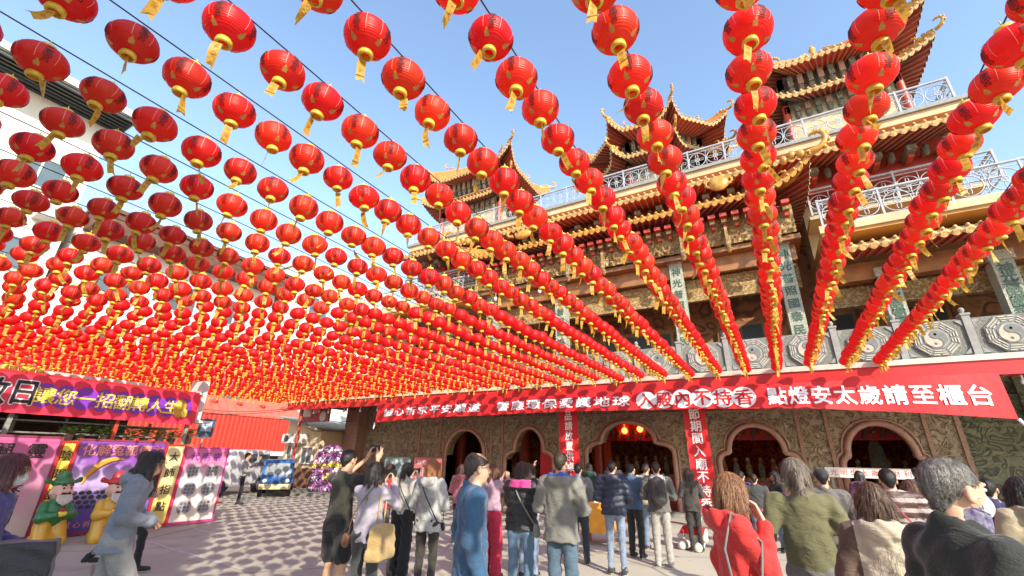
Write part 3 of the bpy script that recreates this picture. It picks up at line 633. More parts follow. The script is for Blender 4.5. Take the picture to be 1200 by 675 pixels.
K0, K1 = -31, 4
def string_x(k, y):
    a = .27 + .685 * k if k >= -7 else -4.525 + .648 * (k + 7); e = .5 + .74 * k if k >= -4 else -2.46 + .69 * (k + 4); return a + (e - a) * (y - 2) / 12
def string_z(k, y): return 4.12 - .06 * sin(pi * min(max((y + .5) / 14.3, 0), 1)) + .02 * sin(k * 2.3)
lan = []; lr = random.Random(11)
for k in range(K0, K1):
    y = -.45 + lr.uniform(0, .2)
    while y < 13.8:
        x = string_x(k, y) + lr.uniform(-.015, .015); z = string_z(k, y) + lr.uniform(-.018, .018)
        d = np.array([x, y, z - CAM_H]); c = d @ FWD; inview = False
        if c > .3: px, py = 600 + F_PX * (d @ RGT) / c, 337.5 - F_PX * (d @ UPV) / c; inview = -30 < px < 1230 and -35 < py < 690
        lan.append((x, y, z, inview, c)); y += .336 + lr.uniform(-.018, .018)
    W = MB(); W.tube([(string_x(k, t), t, string_z(k, t) + .172) for t in np.linspace(-1.2, 14.1, 24)], .0055, 5)
    o = W.build('lantern_wire', WIREM)
    tag(o, 'thin dark wire strung toward the temple awning with red lanterns hanging along it', 'wire', 'wires carrying the lanterns')
near = sorted([i for i, l in enumerate(lan) if l[3]], key=lambda i: lan[i][4])[:300]; nearset = set(near)
for i in near:
    x, y, z, _, _ = lan[i]
    o = bpy.data.objects.new('red_lantern', GM); col.objects.link(o); o.location = (x, y, z)
    o.rotation_euler = (lr.gauss(0, .07), lr.gauss(0, .07), lr.uniform(-.5, .5) + pi / 2 * lr.randrange(4)); s = lr.uniform(.95, 1.05); o.scale = (s, s, s * lr.uniform(.94, 1.06))
    tag(o, 'round red lantern with gold collar and yellow paper tag, among the large near ones overhead', 'lantern', 'large red lanterns hanging overhead')
    for nm, me in (('bottom_collar', CM), ('top_cap', TM), ('paper_tag', lr.choice(TAGS))):
        c = bpy.data.objects.new(nm, me); col.objects.link(c); c.parent = o
        if nm == 'paper_tag': c.rotation_euler = (lr.gauss(0, .12), lr.gauss(0, .12), lr.uniform(0, 6.3))
far = MB()
lo = MB(); lo.merge(globe_mesh(14, 8, False)); lo.lathe([(.040, -.145), (.046, -.136), (.042, -.10)], 8, mi=1)
tlo = []
for bd, tw in ((.01, .1), (.05, .7), (-.04, -.5), (.02, 1.3)):
    t = MB(); t.add([(-.03, 0, -.145), (.03, 0, -.145), (.03 * cos(tw), bd + .03 * sin(tw), -.30), (0, bd, -.28), (-.03 * cos(tw), bd - .03 * sin(tw), -.30)], [(0, 1, 2, 3, 4)], 2); tlo.append(t)
V0 = np.array(lo.v); Vt = [np.array(t.v) for t in tlo]; vs = []; fs = []; ms = []; sm = []; base = 0
for i, (x, y, z, iv, c) in enumerate(lan):
    if i in nearset: continue
    a = lr.uniform(0, 6.28); ca, sa = cos(a), sin(a); q = lr.randrange(4)
    Rm = np.array([[ca, -sa, 0], [sa, ca, 0], [0, 0, 1]]); tx, ty = lr.gauss(0, .07), lr.gauss(0, .07)
    Rt = np.array([[1, 0, ty], [0, 1, -tx], [-ty, tx, 1]])
    P = np.vstack([V0, Vt[q]]) @ Rm.T @ Rt.T * lr.uniform(.95, 1.05) + [x, y, z]; vs.append(P); n0 = len(V0)
    fs += [tuple(j + base for j in f) for f in lo.f] + [tuple(j + base + n0 for j in f) for f in tlo[q].f]; ms += lo.m + tlo[q].m; sm += lo.sm + tlo[q].sm; base += len(P)
far.v = np.vstack(vs).tolist(); far.f = fs; far.m = ms; far.sm = sm
tag(far.build('distant_lanterns', [LCLOTH, COLLAR, TAGM]), 'dense far rows of small red lanterns massed toward the temple and left buildings', 'lanterns', kind='stuff')

# ================================================================ signed-distance modelling (people, statues)
class SDF:
    """smooth union of tapered capsules and ellipsoids, turned into one closed surface"""
    def __init__(s, lo, hi, res):
        s.res = res; s.lo = np.array(lo, float); n = np.ceil((np.array(hi) - s.lo) / res).astype(int) + 1
        s.n = n; s.d = np.full(n, 1.0, np.float32); s.ax = [s.lo[i] + res * np.arange(n[i]) for i in range(3)]
    def _win(s, lo, hi):
        a = np.clip(np.floor((np.array(lo) - s.lo) / s.res).astype(int), 0, s.n); b = np.clip(np.ceil((np.array(hi) - s.lo) / s.res).astype(int) + 1, 0, s.n)
        if (b <= a).any(): return None
        sl = tuple(slice(a[i], b[i]) for i in range(3)); X, Y, Z = np.meshgrid(*[s.ax[i][sl[i]] for i in range(3)], indexing='ij', sparse=True); return sl, X, Y, Z
    def _comb(s, sl, d, k, op):
        o = s.d[sl]
        if op == 'add':
            h = np.maximum(k - np.abs(o - d), 0) / max(k, 1e-6); s.d[sl] = np.minimum(o, d) - h * h * k * .25
        else:
            h = np.maximum(k - np.abs(o + d), 0) / max(k, 1e-6); s.d[sl] = np.maximum(o, -d) + h * h * k * .25
    def cap(s, a, b, ra, rb, k=.03, fy=1.0, op='add', fx=1.0):
        a = np.array(a, float); b = np.array(b, float); m = max(ra, rb) / min(fx, fy, 1) + k + 3 * s.res
        w_ = s._win(np.minimum(a, b) - m, np.maximum(a, b) + m)
        if w_ is None: return s
        sl, X, Y, Z = w_; ba = (b - a) * [fx, fy, 1]; px, py, pz = (X - a[0]) * fx, (Y - a[1]) * fy, Z - a[2]
        t = np.clip((px * ba[0] + py * ba[1] + pz * ba[2]) / max(ba @ ba, 1e-9), 0, 1)
        d = np.sqrt((px - t * ba[0]) ** 2 + (py - t * ba[1]) ** 2 + (pz - t * ba[2]) ** 2) - (ra + t * (rb - ra)); s._comb(sl, d.astype(np.float32), k, op); return s
    def ell(s, c, r, k=.02, op='add', Rm=None):
        c = np.array(c, float); r = np.array(r, float); m = r.max() + k + 3 * s.res; w_ = s._win(c - m, c + m)
        if w_ is None: return s
        sl, X, Y, Z = w_; p = [X - c[0], Y - c[1], Z - c[2]]
        if Rm is not None: p = [Rm[0, i] * p[0] + Rm[1, i] * p[1] + Rm[2, i] * p[2] for i in range(3)]
        q = np.sqrt((p[0] / r[0]) ** 2 + (p[1] / r[1]) ** 2 + (p[2] / r[2]) ** 2); q2 = np.sqrt((p[0] / r[0] ** 2) ** 2 + (p[1] / r[1] ** 2) ** 2 + (p[2] / r[2] ** 2) ** 2) + 1e-6
        s._comb(sl, (q * (q - 1) / q2).astype(np.float32), k, op); return s
    def box(s, c, b, r=.02, k=.01):
        c = np.array(c, float); b = np.array(b, float); m = r + k + 3 * s.res; w_ = s._win(c - b - m, c + b + m)
        if w_ is None: return s
        sl, X, Y, Z = w_; q = [np.abs(X - c[0]) - b[0] + r, np.abs(Y - c[1]) - b[1] + r, np.abs(Z - c[2]) - b[2] + r]
        d = np.sqrt(np.maximum(q[0], 0) ** 2 + np.maximum(q[1], 0) ** 2 + np.maximum(q[2], 0) ** 2) + np.minimum(np.maximum(np.maximum(q[0], q[1]), q[2]), 0) - r; s._comb(sl, d.astype(np.float32), k, 'add'); return s
    def cut(s, p, n):
        """keep the side the normal points away from"""
        n = np.array(n, float); n /= np.linalg.norm(n); X, Y, Z = np.meshgrid(*s.ax, indexing='ij', sparse=True)
        s.d = np.maximum(s.d, ((X - p[0]) * n[0] + (Y - p[1]) * n[1] + (Z - p[2]) * n[2]).astype(np.float32)); return s
    def warp(s, f):
        X, Y, Z = np.meshgrid(*s.ax, indexing='ij'); near_ = np.abs(s.d) < .06; s.d[near_] += f(X[near_], Y[near_], Z[near_]).astype(np.float32); return s
    def surface(s):
        d = s.d.copy(); d[0] = d[-1] = 1; d[:, 0] = d[:, -1] = 1; d[:, :, 0] = d[:, :, -1] = 1
        n = s.n; ins = d < 0; c = [sl for sl in np.ndindex(2, 2, 2)]; cnt = np.zeros(n - 1, np.int8)
        for q in c: cnt += ins[q[0]:n[0] - 1 + q[0], q[1]:n[1] - 1 + q[1], q[2]:n[2] - 1 + q[2]]
        act = (cnt > 0) & (cnt < 8); idx = np.full(n - 1, -1, np.int64); I = np.argwhere(act); idx[act] = np.arange(len(I))
        if not len(I): return np.zeros((0, 3)), []
        acc = np.zeros((len(I), 3)); wt = np.zeros(len(I))
        for ax in range(3):
            for q in c:
                if q[ax]: continue
                q2 = list(q); q2[ax] = 1; A = d[tuple((I + q).T)]; B = d[tuple((I + q2).T)]; x = (A < 0) != (B < 0); t = np.where(x, A / np.where(x, A - B, 1), 0)
                p = np.array(q, float)[None].repeat(len(I), 0); p[:, ax] = t; acc += p * x[:, None]; wt += x
        V = (I + acc / wt[:, None]) * s.res + s.lo; Fs = []
        for ax in range(3):
            u, v = [(1, 2), (2, 0), (0, 1)][ax]; sl0 = [slice(1, n[i] - 1) for i in range(3)]; sl0[ax] = slice(0, n[ax] - 1); sl1 = list(sl0); sl1[ax] = slice(1, n[ax])
            a, b = ins[tuple(sl0)], ins[tuple(sl1)]; E_ = np.argwhere(a != b)
            if not len(E_): continue
            P = E_ + [0 if i == ax else 1 for i in range(3)]; du = np.eye(3, dtype=int)[u]; dv = np.eye(3, dtype=int)[v]
            q = np.stack([idx[tuple((P - du - dv).T)], idx[tuple((P - dv).T)], idx[tuple(P.T)], idx[tuple((P - du).T)]], 1); fl = a[tuple(E_.T)]
            q[~fl] = q[~fl][:, ::-1]; Fs.append(q)
        return V, np.vstack(Fs)
def sdf_into(mb, s, mi=0, M=None):
    V, Fq = s.surface()
    if M is not None and len(V): V = V @ np.array(M.to_3x3()).T + np.array(M.translation)
    b = len(mb.v); mb.v.extend(V.tolist()); mb.f.extend((np.asarray(Fq) + b).tolist() if len(V) else []); k = len(Fq)
    if np.isscalar(mi): mb.m.extend([mi] * k)
    else:
        C = V[np.asarray(Fq)].mean(1); mb.m.extend([int(q) for q in mi(C)])
    mb.sm.extend([True] * k); return mb
# ================================================================ buildings along the left side
CREAMPAINT = mat('off_white_render', (.78, .75, .66), .8, .22, .8, bump=.1, bscale=5)
def corr(name, c, c2, scale, axis='X'):
    m = mat(name, c, .45, .2, 2, c2); t = m.node_tree; N = t.nodes; L = t.links
    wv = N.new('ShaderNodeTexWave'); wv.bands_direction = axis; wv.inputs['Scale'].default_value = scale; tc = N.new('ShaderNodeTexCoord'); L.new(tc.outputs['Object'], wv.inputs[0])
    bp = N.new('ShaderNodeBump'); bp.inputs['Strength'].default_value = .9; bp.inputs['Distance'].default_value = .04; L.new(wv.outputs[0], bp.inputs['Height']); L.new(bp.outputs[0], N['Principled BSDF'].inputs['Normal']); return m
REDCORR = corr('red_corrugated_sheet', (.62, .035, .015), (.50, .025, .012), 1.6, 'Y')
PALECORR = corr('faded_red_sheet', (.60, .12, .08), (.50, .09, .06), .9, 'Y')
EAVESHEET = corr('ribbed_eave_sheet', (.17, .145, .10), (.10, .085, .06), .7, 'Y')
WHITECORR = corr('white_corrugated_sheet', (.62, .62, .56), (.5, .5, .44), 1.2, 'Y')
GLASS = mat('window_glass', (.10, .14, .15), .12, .3, 2, spec=.8)
FRAMEW = mat('white_window_frame', (.6, .6, .57), .5)
def window(parent, name, cx, cy, cz, w_, h, face):
    """window on a wall facing +x ('x') or -y ('y')"""
    f = MB(); gl = MB(); T = (lambda a, b, c: (cx + b, cy + a, cz + c)) if face == 'x' else (lambda a, b, c: (cx + a, cy - b, cz + c))
    def bx(m, a0, a1, b0, b1, c0, c1):
        p, q = T(a0, b0, c0), T(a1, b1, c1); m.box(min(p[0], q[0]), max(p[0], q[0]), min(p[1], q[1]), max(p[1], q[1]), min(p[2], q[2]), max(p[2], q[2]))
    t = .06
    bx(f, -w_ / 2, w_ / 2, .002, .07, -h / 2 - t, -h / 2); bx(f, -w_ / 2, w_ / 2, .002, .07, h / 2, h / 2 + t)
    for a in (-w_ / 2, -t / 2, w_ / 2 - t): bx(f, a, a + t, .002, .07, -h / 2 + .001, h / 2 - .001)
    bx(gl, -w_ / 2 + t, w_ / 2 - t, .003, .03, -h / 2 + .002, h / 2 - .002)
    o = wpart('window', f, FRAMEW, parent); g_ = local(parent, gl).build('pane', GLASS, o); return o

b = empty('office_building', (-27, -2, 0), label='tall off-white block with a deep ribbed roof overhang at upper left', cat='building')
mb = MB(); mb.box(-34, -23.4, -14, 4.6, 0, 14.9); wpart('wall', mb, CREAMPAINT, b)
mb = MB(); mb.box(-34.4, -21.8, -14.4, 4.95, 15.0, 15.06, 0); mb.box(-34.4, -21.75, -14.5, 5.0, 15.06, 15.35, 1); 
for k in range(6): mb.box(-23.3 + k * .27, -23.2 + k * .27, -14.3, 4.9, 14.88, 14.998, 2)
wpart('roof', mb, [EAVESHEET, CREAMPAINT, DARKST], b)
for y in (-3.2, .6, 3.2):
    for z in (11.8, 8.4): window(b, 'w', -23.4, y, z, 1.5, 1.2, 'x')
mb = MB(); mb.box(-23.4, -22.6, 3.55, 4.35, 9.9, 10.5); mb.cyl((-22.59, 3.95, 10.2), (-22.57, 3.95, 10.2), .25, n=16); wpart('air_conditioner', mb, mat('aircon_grey', (.5, .5, .48), .5), b)
b = empty('annex_building', (-26, 9, 0), label='long off-white annex with a brown timber eave behind the lantern rows', cat='building')
mb = MB(); mb.box(-33, -23.0, 4.9, 13.4, 0, 10.3); wpart('wall', mb, CREAMPAINT, b)
mb = MB(); mb.box(-33.3, -21.9, 4.95, 13.6, 9.95, 10.75, 0); mb.box(-33.3, -21.8, 4.9, 13.7, 10.75, 10.9, 0); wpart('roof', mb, [mat('dark_brown_eave', (.13, .06, .03), .6, .5, 3), EAVESHEET], b)
for y in (6.5, 9, 11.5):
    for z in (8.3, 5.6): window(b, 'w', -23.0, y, z, 1.4, 1.2, 'x')
b = empty('rear_block', (-28, 18, 0), label='pale block standing beyond the annex at the far end of the lane', cat='building')
mb = MB(); mb.box(-34, -22.0, 13.9, 24, 0, 11.9); wpart('wall', mb, CREAMPAINT, b)
mb = MB(); mb.box(-34.1, -21.8, 13.8, 24, 11.9, 12.2); wpart('parapet', mb, FRAMEW, b)
for y in (15.5, 18): window(b, 'w', -22.0, y, 9.6, 1.3, 1.2, 'x')
b = empty('red_workshop', (-22, 10.5, 0), label='low workshop clad in bright red corrugated sheet with a faded red roof', cat='building')
mb = MB(); mb.box(-22.9, -20.5, 5.2, 14.6, 1.75, 3.2); wpart('wall', mb, REDCORR, b)
mb = MB(); mb.add([(-20.45, 5, 3.2), (-20.45, 14.7, 3.2), (-22.9, 14.7, 5.6), (-22.9, 5, 5.6), (-20.45, 5, 3.28), (-20.45, 14.7, 3.28), (-22.9, 14.7, 5.68), (-22.9, 5, 5.68)], [(0, 3, 2, 1), (4, 5, 6, 7), (0, 1, 5, 4), (1, 2, 6, 5), (2, 3, 7, 6), (3, 0, 4, 7)]); wpart('roof', mb, PALECORR, b)
for k in range(8): mb = MB(); y = 6.2 + k * 1.1; mb.ell((-20.9, y, 3.72), (.16, .16, .1), 10, 6); wpart('roof_cap', mb, REDCORR, b)
mb = MB(); mb.box(-21.5, -21.1, 11.0, 11.8, 3.9, 4.45, 0); wpart('roof_light', mb, [GLASS], b)
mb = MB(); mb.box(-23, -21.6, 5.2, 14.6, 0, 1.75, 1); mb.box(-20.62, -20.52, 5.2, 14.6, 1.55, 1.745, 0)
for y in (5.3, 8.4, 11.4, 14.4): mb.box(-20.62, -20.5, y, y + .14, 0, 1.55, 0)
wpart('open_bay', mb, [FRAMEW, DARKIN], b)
for o in [q for q in bpy.data.objects if q.get('category') == 'building' and q.name != 'temple']:
    k = 1.32; o.location = (o.location.x * k, o.location.y * k, CAM_H - CAM_H * k + o.location.z * k); o.scale = (k, k, k)
b = empty('beige_shed', (-19.5, 16, 0), label='beige rendered shed with a sloping lean-to roof beside the temple corner', cat='shed')
mb = MB(); mb.prism([(-22.1, 0), (-19.4, 0), (-19.4, 2.75), (-22.1, 3.3)], 15.2, 19); wpart('wall', mb, mat('beige_render', (.55, .44, .27), .8, .25, 1.2), b)
mb = MB(); mb.prism([(-22.4, 3.40), (-19.3, 2.78), (-19.3, 2.88), (-22.4, 3.5)], 14.7, 19); wpart('roof', mb, GREYST, b)
window(b, 'w', -20.2, 15.2, 1.6, .9, .7, 'y'); window(b, 'w', -21.4, 15.2, 1.75, .8, .6, 'y')
mb = MB(); mb.box(-21.9, -19.5, 15.1, 15.19, 0, 1.0); wpart('brick_base', mb, carved('old_brickwork', (.26, .13, .07), (.12, .07, .05), 9, .1), b)
for x in (-21.6, -20.7):
    mb = MB(); mb.box(x - .35, x + .35, 14.85, 15.19, 2.15, 2.6, 0); mb.cyl((x, 14.84, 2.37), (x, 14.85, 2.37), .17, n=14, mi=1); wpart('air_conditioner', mb, [FRAMEW, DARKST], b)
s = empty('shop_sign', (-19.5, 14.8, 3.6), label='dark red sign board with pale patches above the beige shed roof', cat='sign')
mb = MB(); mb.box(-20.8, -18.6, 14.8, 14.9, 3.15, 4.0, 0); mb.cyl((-19.0, 14.78, 3.4), (-19.0, 14.799, 3.4), .24, n=18, mi=1); mb.box(-20.6, -19.9, 14.78, 14.799, 3.4, 3.85, 1)
for k in range(3): mb.box(-19.75 + .17 * k, -19.63 + .17 * k, 14.78, 14.799, 3.55, 3.85, 2)
wpart('board', mb, [mat('maroon_sign', (.25, .04, .05), .5), mat('sign_pale', (.45, .46, .42), .5), LPALE], s)
p = empty('utility_pole', (-20.2, 14.4, 0), label='thin grey utility pole with slack cables near the beige shed', cat='pole')
mb = MB(); mb.cyl((-20.2, 14.4, 0), (-20.2, 14.4, 4.3), .05, .04, 10); wpart('pole', mb, GREYST, p)
for k, (x, y, z) in enumerate([(-18.6, 16.4, 3.9), (-18.7, 16.4, 3.3), (-20.6, 8, 3.5), (-20.5, 6, 3.2), (-19, 14.9, 2.7)]):
    a = np.array([-20.2, 14.4, 4.1 - .12 * k]); e = np.array([x, y, z]); mb = MB(); mb.tube([a + (e - a) * t - [0, 0, .35 * sin(pi * t)] for t in np.linspace(0, 1, 12)], .012, 4); wpart('cable', mb, WIREM, p)
s = empty('lane_sign', (-16.5, 8.3, 0), label='small blue and white rectangular road sign on a slim post', cat='sign')
mb = MB(); mb.cyl((-16.5, 8.3, 0), (-16.5, 8.3, 2.75), .03, n=8); wpart('post', mb, GREYST, s)
mb = MB(); mb.box(-16.47, -16.44, 8.05, 8.55, 2.1, 2.7, 0); mb.box(-16.438, -16.434, 8.14, 8.46, 2.3, 2.62, 1); wpart('plate', mb, [mat('sign_navy', (.05, .09, .15), .4), mat('sign_light_blue', (.35, .47, .58), .4)], s)

# ---------------------------------------------------------------- stage booth and poster boards
def plate(parent, name, x, y0, y1, z0, z1, m, t=.03):
    mb = MB(); mb.box(x - t, x, y0, y1, z0, z1); return wpart(name, mb, m, parent)
UX, UZ = (0, -1, 0), (0, 0, 1)   # reading direction on boards that face +x: the viewer sees +y to the right
UX = (0, 1, 0)
booth = empty('stage_booth', (-14, 2.5, 0), label='roadside stage booth with a long red header banner above dark shelves', cat='booth')
BANRED = mat('header_red', (.80, .03, .08), .45, .15, 2); PURPLE = mat('header_purple', (.20, .03, .42), .45); YEL = mat('header_yellow', (.86, .70, .08), .5); ORG = mat('board_orange_gold', (.72, .36, .04), .5, .3, 5)
plate(booth, 'header_banner', -12.75, -3, 6.12, 2.3, 3.05, BANRED, .05)
mb = MB()
for i in range(9):
    n = 20; c = 3.2 + i * .322; mb.add([(-12.746 + .0004 * i, c + .20 * cos(2 * pi * k / n), 2.68 + .24 * sin(2 * pi * k / n)) for k in range(n)], [tuple(range(n))])
wpart('purple_roundels', mb, PURPLE, booth)
mb = MB(); write(mb, '讓您一招翻轉人生', (-12.738, 4.36, 2.68), UX, UZ, .345, .328, bold=.012); wpart('yellow_characters', mb, YEL, booth)
mb = MB(); write(mb, '開放日', (-12.744, 2.47, 2.69), UX, UZ, .52, .44, bold=.06, wide=.85); wpart('white_outline', mb, WHITEINK, booth)
mb = MB(); write(mb, '開放日', (-12.735, 2.47, 2.69), UX, UZ, .52, .44, bold=.02, wide=.85); wpart('black_characters', mb, BLACKINK, booth)
mb = MB(); mb.ell((-12.74, 5.7, 2.66), (.015, .16, .22), 12, 6, 0); mb.ell((-12.72, 5.68, 2.72), (.012, .09, .09), 10, 6, 1); mb.ell((-12.72, 5.82, 2.55), (.012, .08, .1), 10, 6, 1); wpart('gold_emblem', mb, [ORG, YEL], booth)
mb = MB(); mb.box(-16.5, -12.81, -3, 6.1, 3.06, 3.1); wpart('canopy', mb, REDSHEET, booth)
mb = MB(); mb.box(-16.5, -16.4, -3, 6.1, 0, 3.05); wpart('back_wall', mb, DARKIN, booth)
for y in (-2, .5, 2.9, 4.6, 6.05): mb = MB(); mb.box(-12.95, -12.88, y - .035, y + .035, 0, 3.06); wpart('post', mb, REDWOOD if y > 4 and y < 5 else GREYST, booth)
mb = MB()
for z in (1.95, 2.18): mb.box(-14.2, -13.1, -2.9, 6.0, z, z + .03, 0)
for y in np.arange(-2.5, 6, .8): mb.box(-13.6, -13.55, y, y + .05, 1.8, 2.3, 0)
wpart('shelf', mb, GREYST, booth)
mb = MB(); mb.box(-13.5, -12.95, 6.16, 6.34, 2.42, 3.42); mb.box(-13.5, -12.8, 6.16, 6.55, 2.36, 2.42); wpart('end_bracket', mb, FRAMEW, booth)
mb = MB(); mb.box(-19.5, -16.6, -3, 6.3, 2.9, 3.6); wpart('rear_sheeting', mb, WHITECORR, booth)
for k in range(5):      # yellow cloth bunting rolled on the canopy
    mb = MB(); mb.tube([(-13.2, 2.55 + .13 * k + .1 * sin(j), 3.16 + .03 * (j % 2)) for j in range(4)], .06, 6); wpart('yellow_bunting', mb, YEL, booth)
def board(name, y0, y1, z1, face, edge, label, x=-12.7):
    b = empty(name, (x, (y0 + y1) / 2, 0), label=label, cat='poster board'); plate(b, 'panel', x, y0, y1, .06, z1, face, .05)
    mb = MB()
    for a, c, e, f in ((y0 - .02, y0 + .02, .03, z1 + .02), (y1 - .02, y1 + .02, .03, z1 + .02)): mb.box(x - .06, x + .012, a, c, e, f)
    mb.box(x - .06, x + .012, y0 + .021, y1 - .021, .03, .09); mb.box(x - .06, x + .012, y0 + .021, y1 - .021, z1 - .02, z1 + .02); wpart('frame', mb, edge, b); return b
def gradient(name, stops, axis=2, lo=0, hi=1.85, blobs=None):
    """printed poster artwork: colour bands and blotches"""
    m = bpy.data.materials.new(name); m.use_nodes = True; t = m.node_tree; N = t.nodes; L = t.links; b = N['Principled BSDF']; b.inputs['Roughness'].default_value = .4
    tc = N.new('ShaderNodeTexCoord'); sp = N.new('ShaderNodeSeparateXYZ'); nz = N.new('ShaderNodeTexNoise'); nz.inputs['Scale'].default_value = 2.5
    L.new(tc.outputs['Object'], sp.inputs[0]); L.new(tc.outputs['Object'], nz.inputs['Vector'])
    mr = N.new('ShaderNodeMapRange'); mr.inputs[1].default_value = lo; mr.inputs[2].default_value = hi; L.new(sp.outputs[axis], mr.inputs[0])
    ad = N.new('ShaderNodeMath'); ad.operation = 'MULTIPLY_ADD'; ad.inputs[1].default_value = .35; L.new(nz.outputs[0], ad.inputs[0]); L.new(mr.outputs[0], ad.inputs[2])
    cr = N.new('ShaderNodeValToRGB'); e = cr.color_ramp.elements
    while len(e) < len(stops): e.new(.5)
    for el, (p, c) in zip(e, stops): el.position = p; el.color = (*c, 1)
    L.new(ad.outputs[0], cr.inputs[0]); L.new(cr.outputs[0], b.inputs['Base Color']); return m
PINKART = gradient('pink_poster', [(0, (.55, .42, .30)), (.35, (.62, .50, .45)), (.8, (.60, .22, .36)), (1, (.52, .10, .26))])
PURPART = gradient('purple_poster', [(.1, (.04, .02, .14)), (.45, (.12, .08, .34)), (.75, (.50, .38, .62)), (1.0, (.22, .06, .36))])
WHITEART = gradient('white_poster', [(.1, (.74, .62, .10)), (.22, (.72, .64, .52)), (.7, (.68, .62, .60)), (1.05, (.58, .16, .34))])
MAROON = mat('maroon_frame', (.22, .03, .06), .5)
b1 = board('poster_board', .6, 3.72, 1.88, PINKART, MAROON, 'pink poster board with large black characters behind the green statue')
mb = MB(); write(mb, '神興靈', (-12.694, 2.95, 1.62), UX, UZ, .30, .46, bold=.015)
for k, tx in enumerate(('平安順利', '招財進寶', '心想事成')): write(mb, tx, (-12.694, 3.3 - .42 * k, .85), UX, UZ, .24, .27, vertical=True)
wpart('black_characters', mb, BLACKINK, b1)
b2 = board('poster_board', 4.02, 5.62, 1.86, PURPART, MAROON, 'purple poster board with a golden arc and pale heading behind the yellow statue')
mb = MB(); write(mb, '化解冤親債主', (-12.694, 4.84, 1.66), UX, UZ, .25, .25, bold=.015); wpart('heading', mb, LPALE, b2)
mb = MB(); pts = [(-12.69, 4.78 - .52 * cos(a), .86 + .62 * sin(a)) for a in np.linspace(.2, 1.75, 16)]; mb.tube(pts, [.015 + .05 * sin(pi * i / 15) for i in range(16)], 6, flat=.12); wpart('golden_arc', mb, ORG, b2)
mb = MB()
for i in range(9):
    for j in range(4): mb.ell((-12.694, 4.15 + .12 * i + .06 * (j % 2), .55 + .09 * j), (.008, .05, .04), 8, 4)
wpart('dark_scales', mb, DARKST, b2)
mb = MB(); write(mb, '誠心祈福消災解厄', (-12.692, 4.82, .22), UX, UZ, .13, .16); wpart('lower_characters', mb, LPALE, b2)
b3 = board('poster_board', 6.1, 7.12, 1.76, WHITEART, mat('magenta_frame', (.50, .05, .22), .5), 'white and magenta poster board with grey round emblems at the row end')
mb = MB(); write(mb, '代明宗', (-12.692, 6.6, 1.55), UX, UZ, .20, .27, bold=.012); wpart('dark_characters', mb, PURPLE, b3)
mb = MB(); ink = MB()
for i in range(2):
    for j in range(3):
        c = (6.38 + .45 * i, 1.2 - .40 * j); n = 18; mb.add([(-12.694, c[0] + .165 * cos(2 * pi * k / n), c[1] + .165 * sin(2 * pi * k / n)) for k in range(n)], [tuple(range(n))])
        for q in range(3): write(ink, '福祿壽喜財'[q:q + 3], (-12.690, c[0], c[1] + .08 - .08 * q), UX, UZ, .07, .085)
wpart('grey_roundels', mb, mat('print_grey', (.33, .32, .35), .6), b3); wpart('small_characters', ink, BLACKINK, b3)
for (y0, y1, tx, lab) in ((3.76, 3.98, '陰陽調和', 'narrow yellow strip board left of the purple poster'), (5.66, 6.06, '大師指點', 'narrow yellow strip board between the purple and white posters')):
    b = board('strip_board', y0, y1, 1.8, YEL if y0 < 5 else gradient('yellow_strip', [(0, (.7, .5, .05)), (1, (.74, .66, .35))]), REDFAB, lab); mb = MB(); write(mb, tx, (-12.692, (y0 + y1) / 2, 1.0), UX, UZ, .22, .36, vertical=True, bold=.01); wpart('characters', mb, BLACKINK, b)
LEAF = mat('potted_leaves', (.14, .24, .06), .6, .5, 20, (.32, .38, .16)); POT = mat('plastic_pot', (.20, .16, .12), .6)
mb0 = MB(); r3 = random.Random(5)
for k in range(90):
    a = r3.uniform(0, 6.28); t = r3.uniform(.1, 1); h = .12 + .22 * r3.random(); c = np.array([.20 * t * cos(a), .20 * t * sin(a), h]); u = np.array([cos(a), sin(a), .3]) * .07; v = np.array([-sin(a), cos(a), r3.uniform(-.4, .4)]) * .03
    mb0.add([c - u, c + v, c + u, c - v], [(0, 1, 2, 3)], 0, False)
lm = mb0.mesh('foliage', LEAF); q = MB(); q.lathe([(.07, 0), (.10, .14), (.09, .14), (.06, .03), (0, .03)], 12); pm_ = q.mesh('pot', POT)
for k in range(9):
    y = 3.9 + k * .29 + r3.uniform(-.05, .05); o = empty('potted_plant', (-13.1 - .15 * (k % 2), y, 1.84), r3.uniform(0, 6), 'small leafy green potted plant on the shelf above the purple poster', 'plant', 'potted plants on the booth shelf')
    for nm, me in (('foliage', lm), ('pot', pm_)): c = bpy.data.objects.new(nm, me); col.objects.link(c); c.parent = o; c.scale = (1, 1, r3.uniform(.8, 1.2))
mb = MB(); mb.box(-13.4, -12.85, 3.7, 6.3, 1.79, 1.84); wpart('plant_ledge', mb, BROWN, booth)

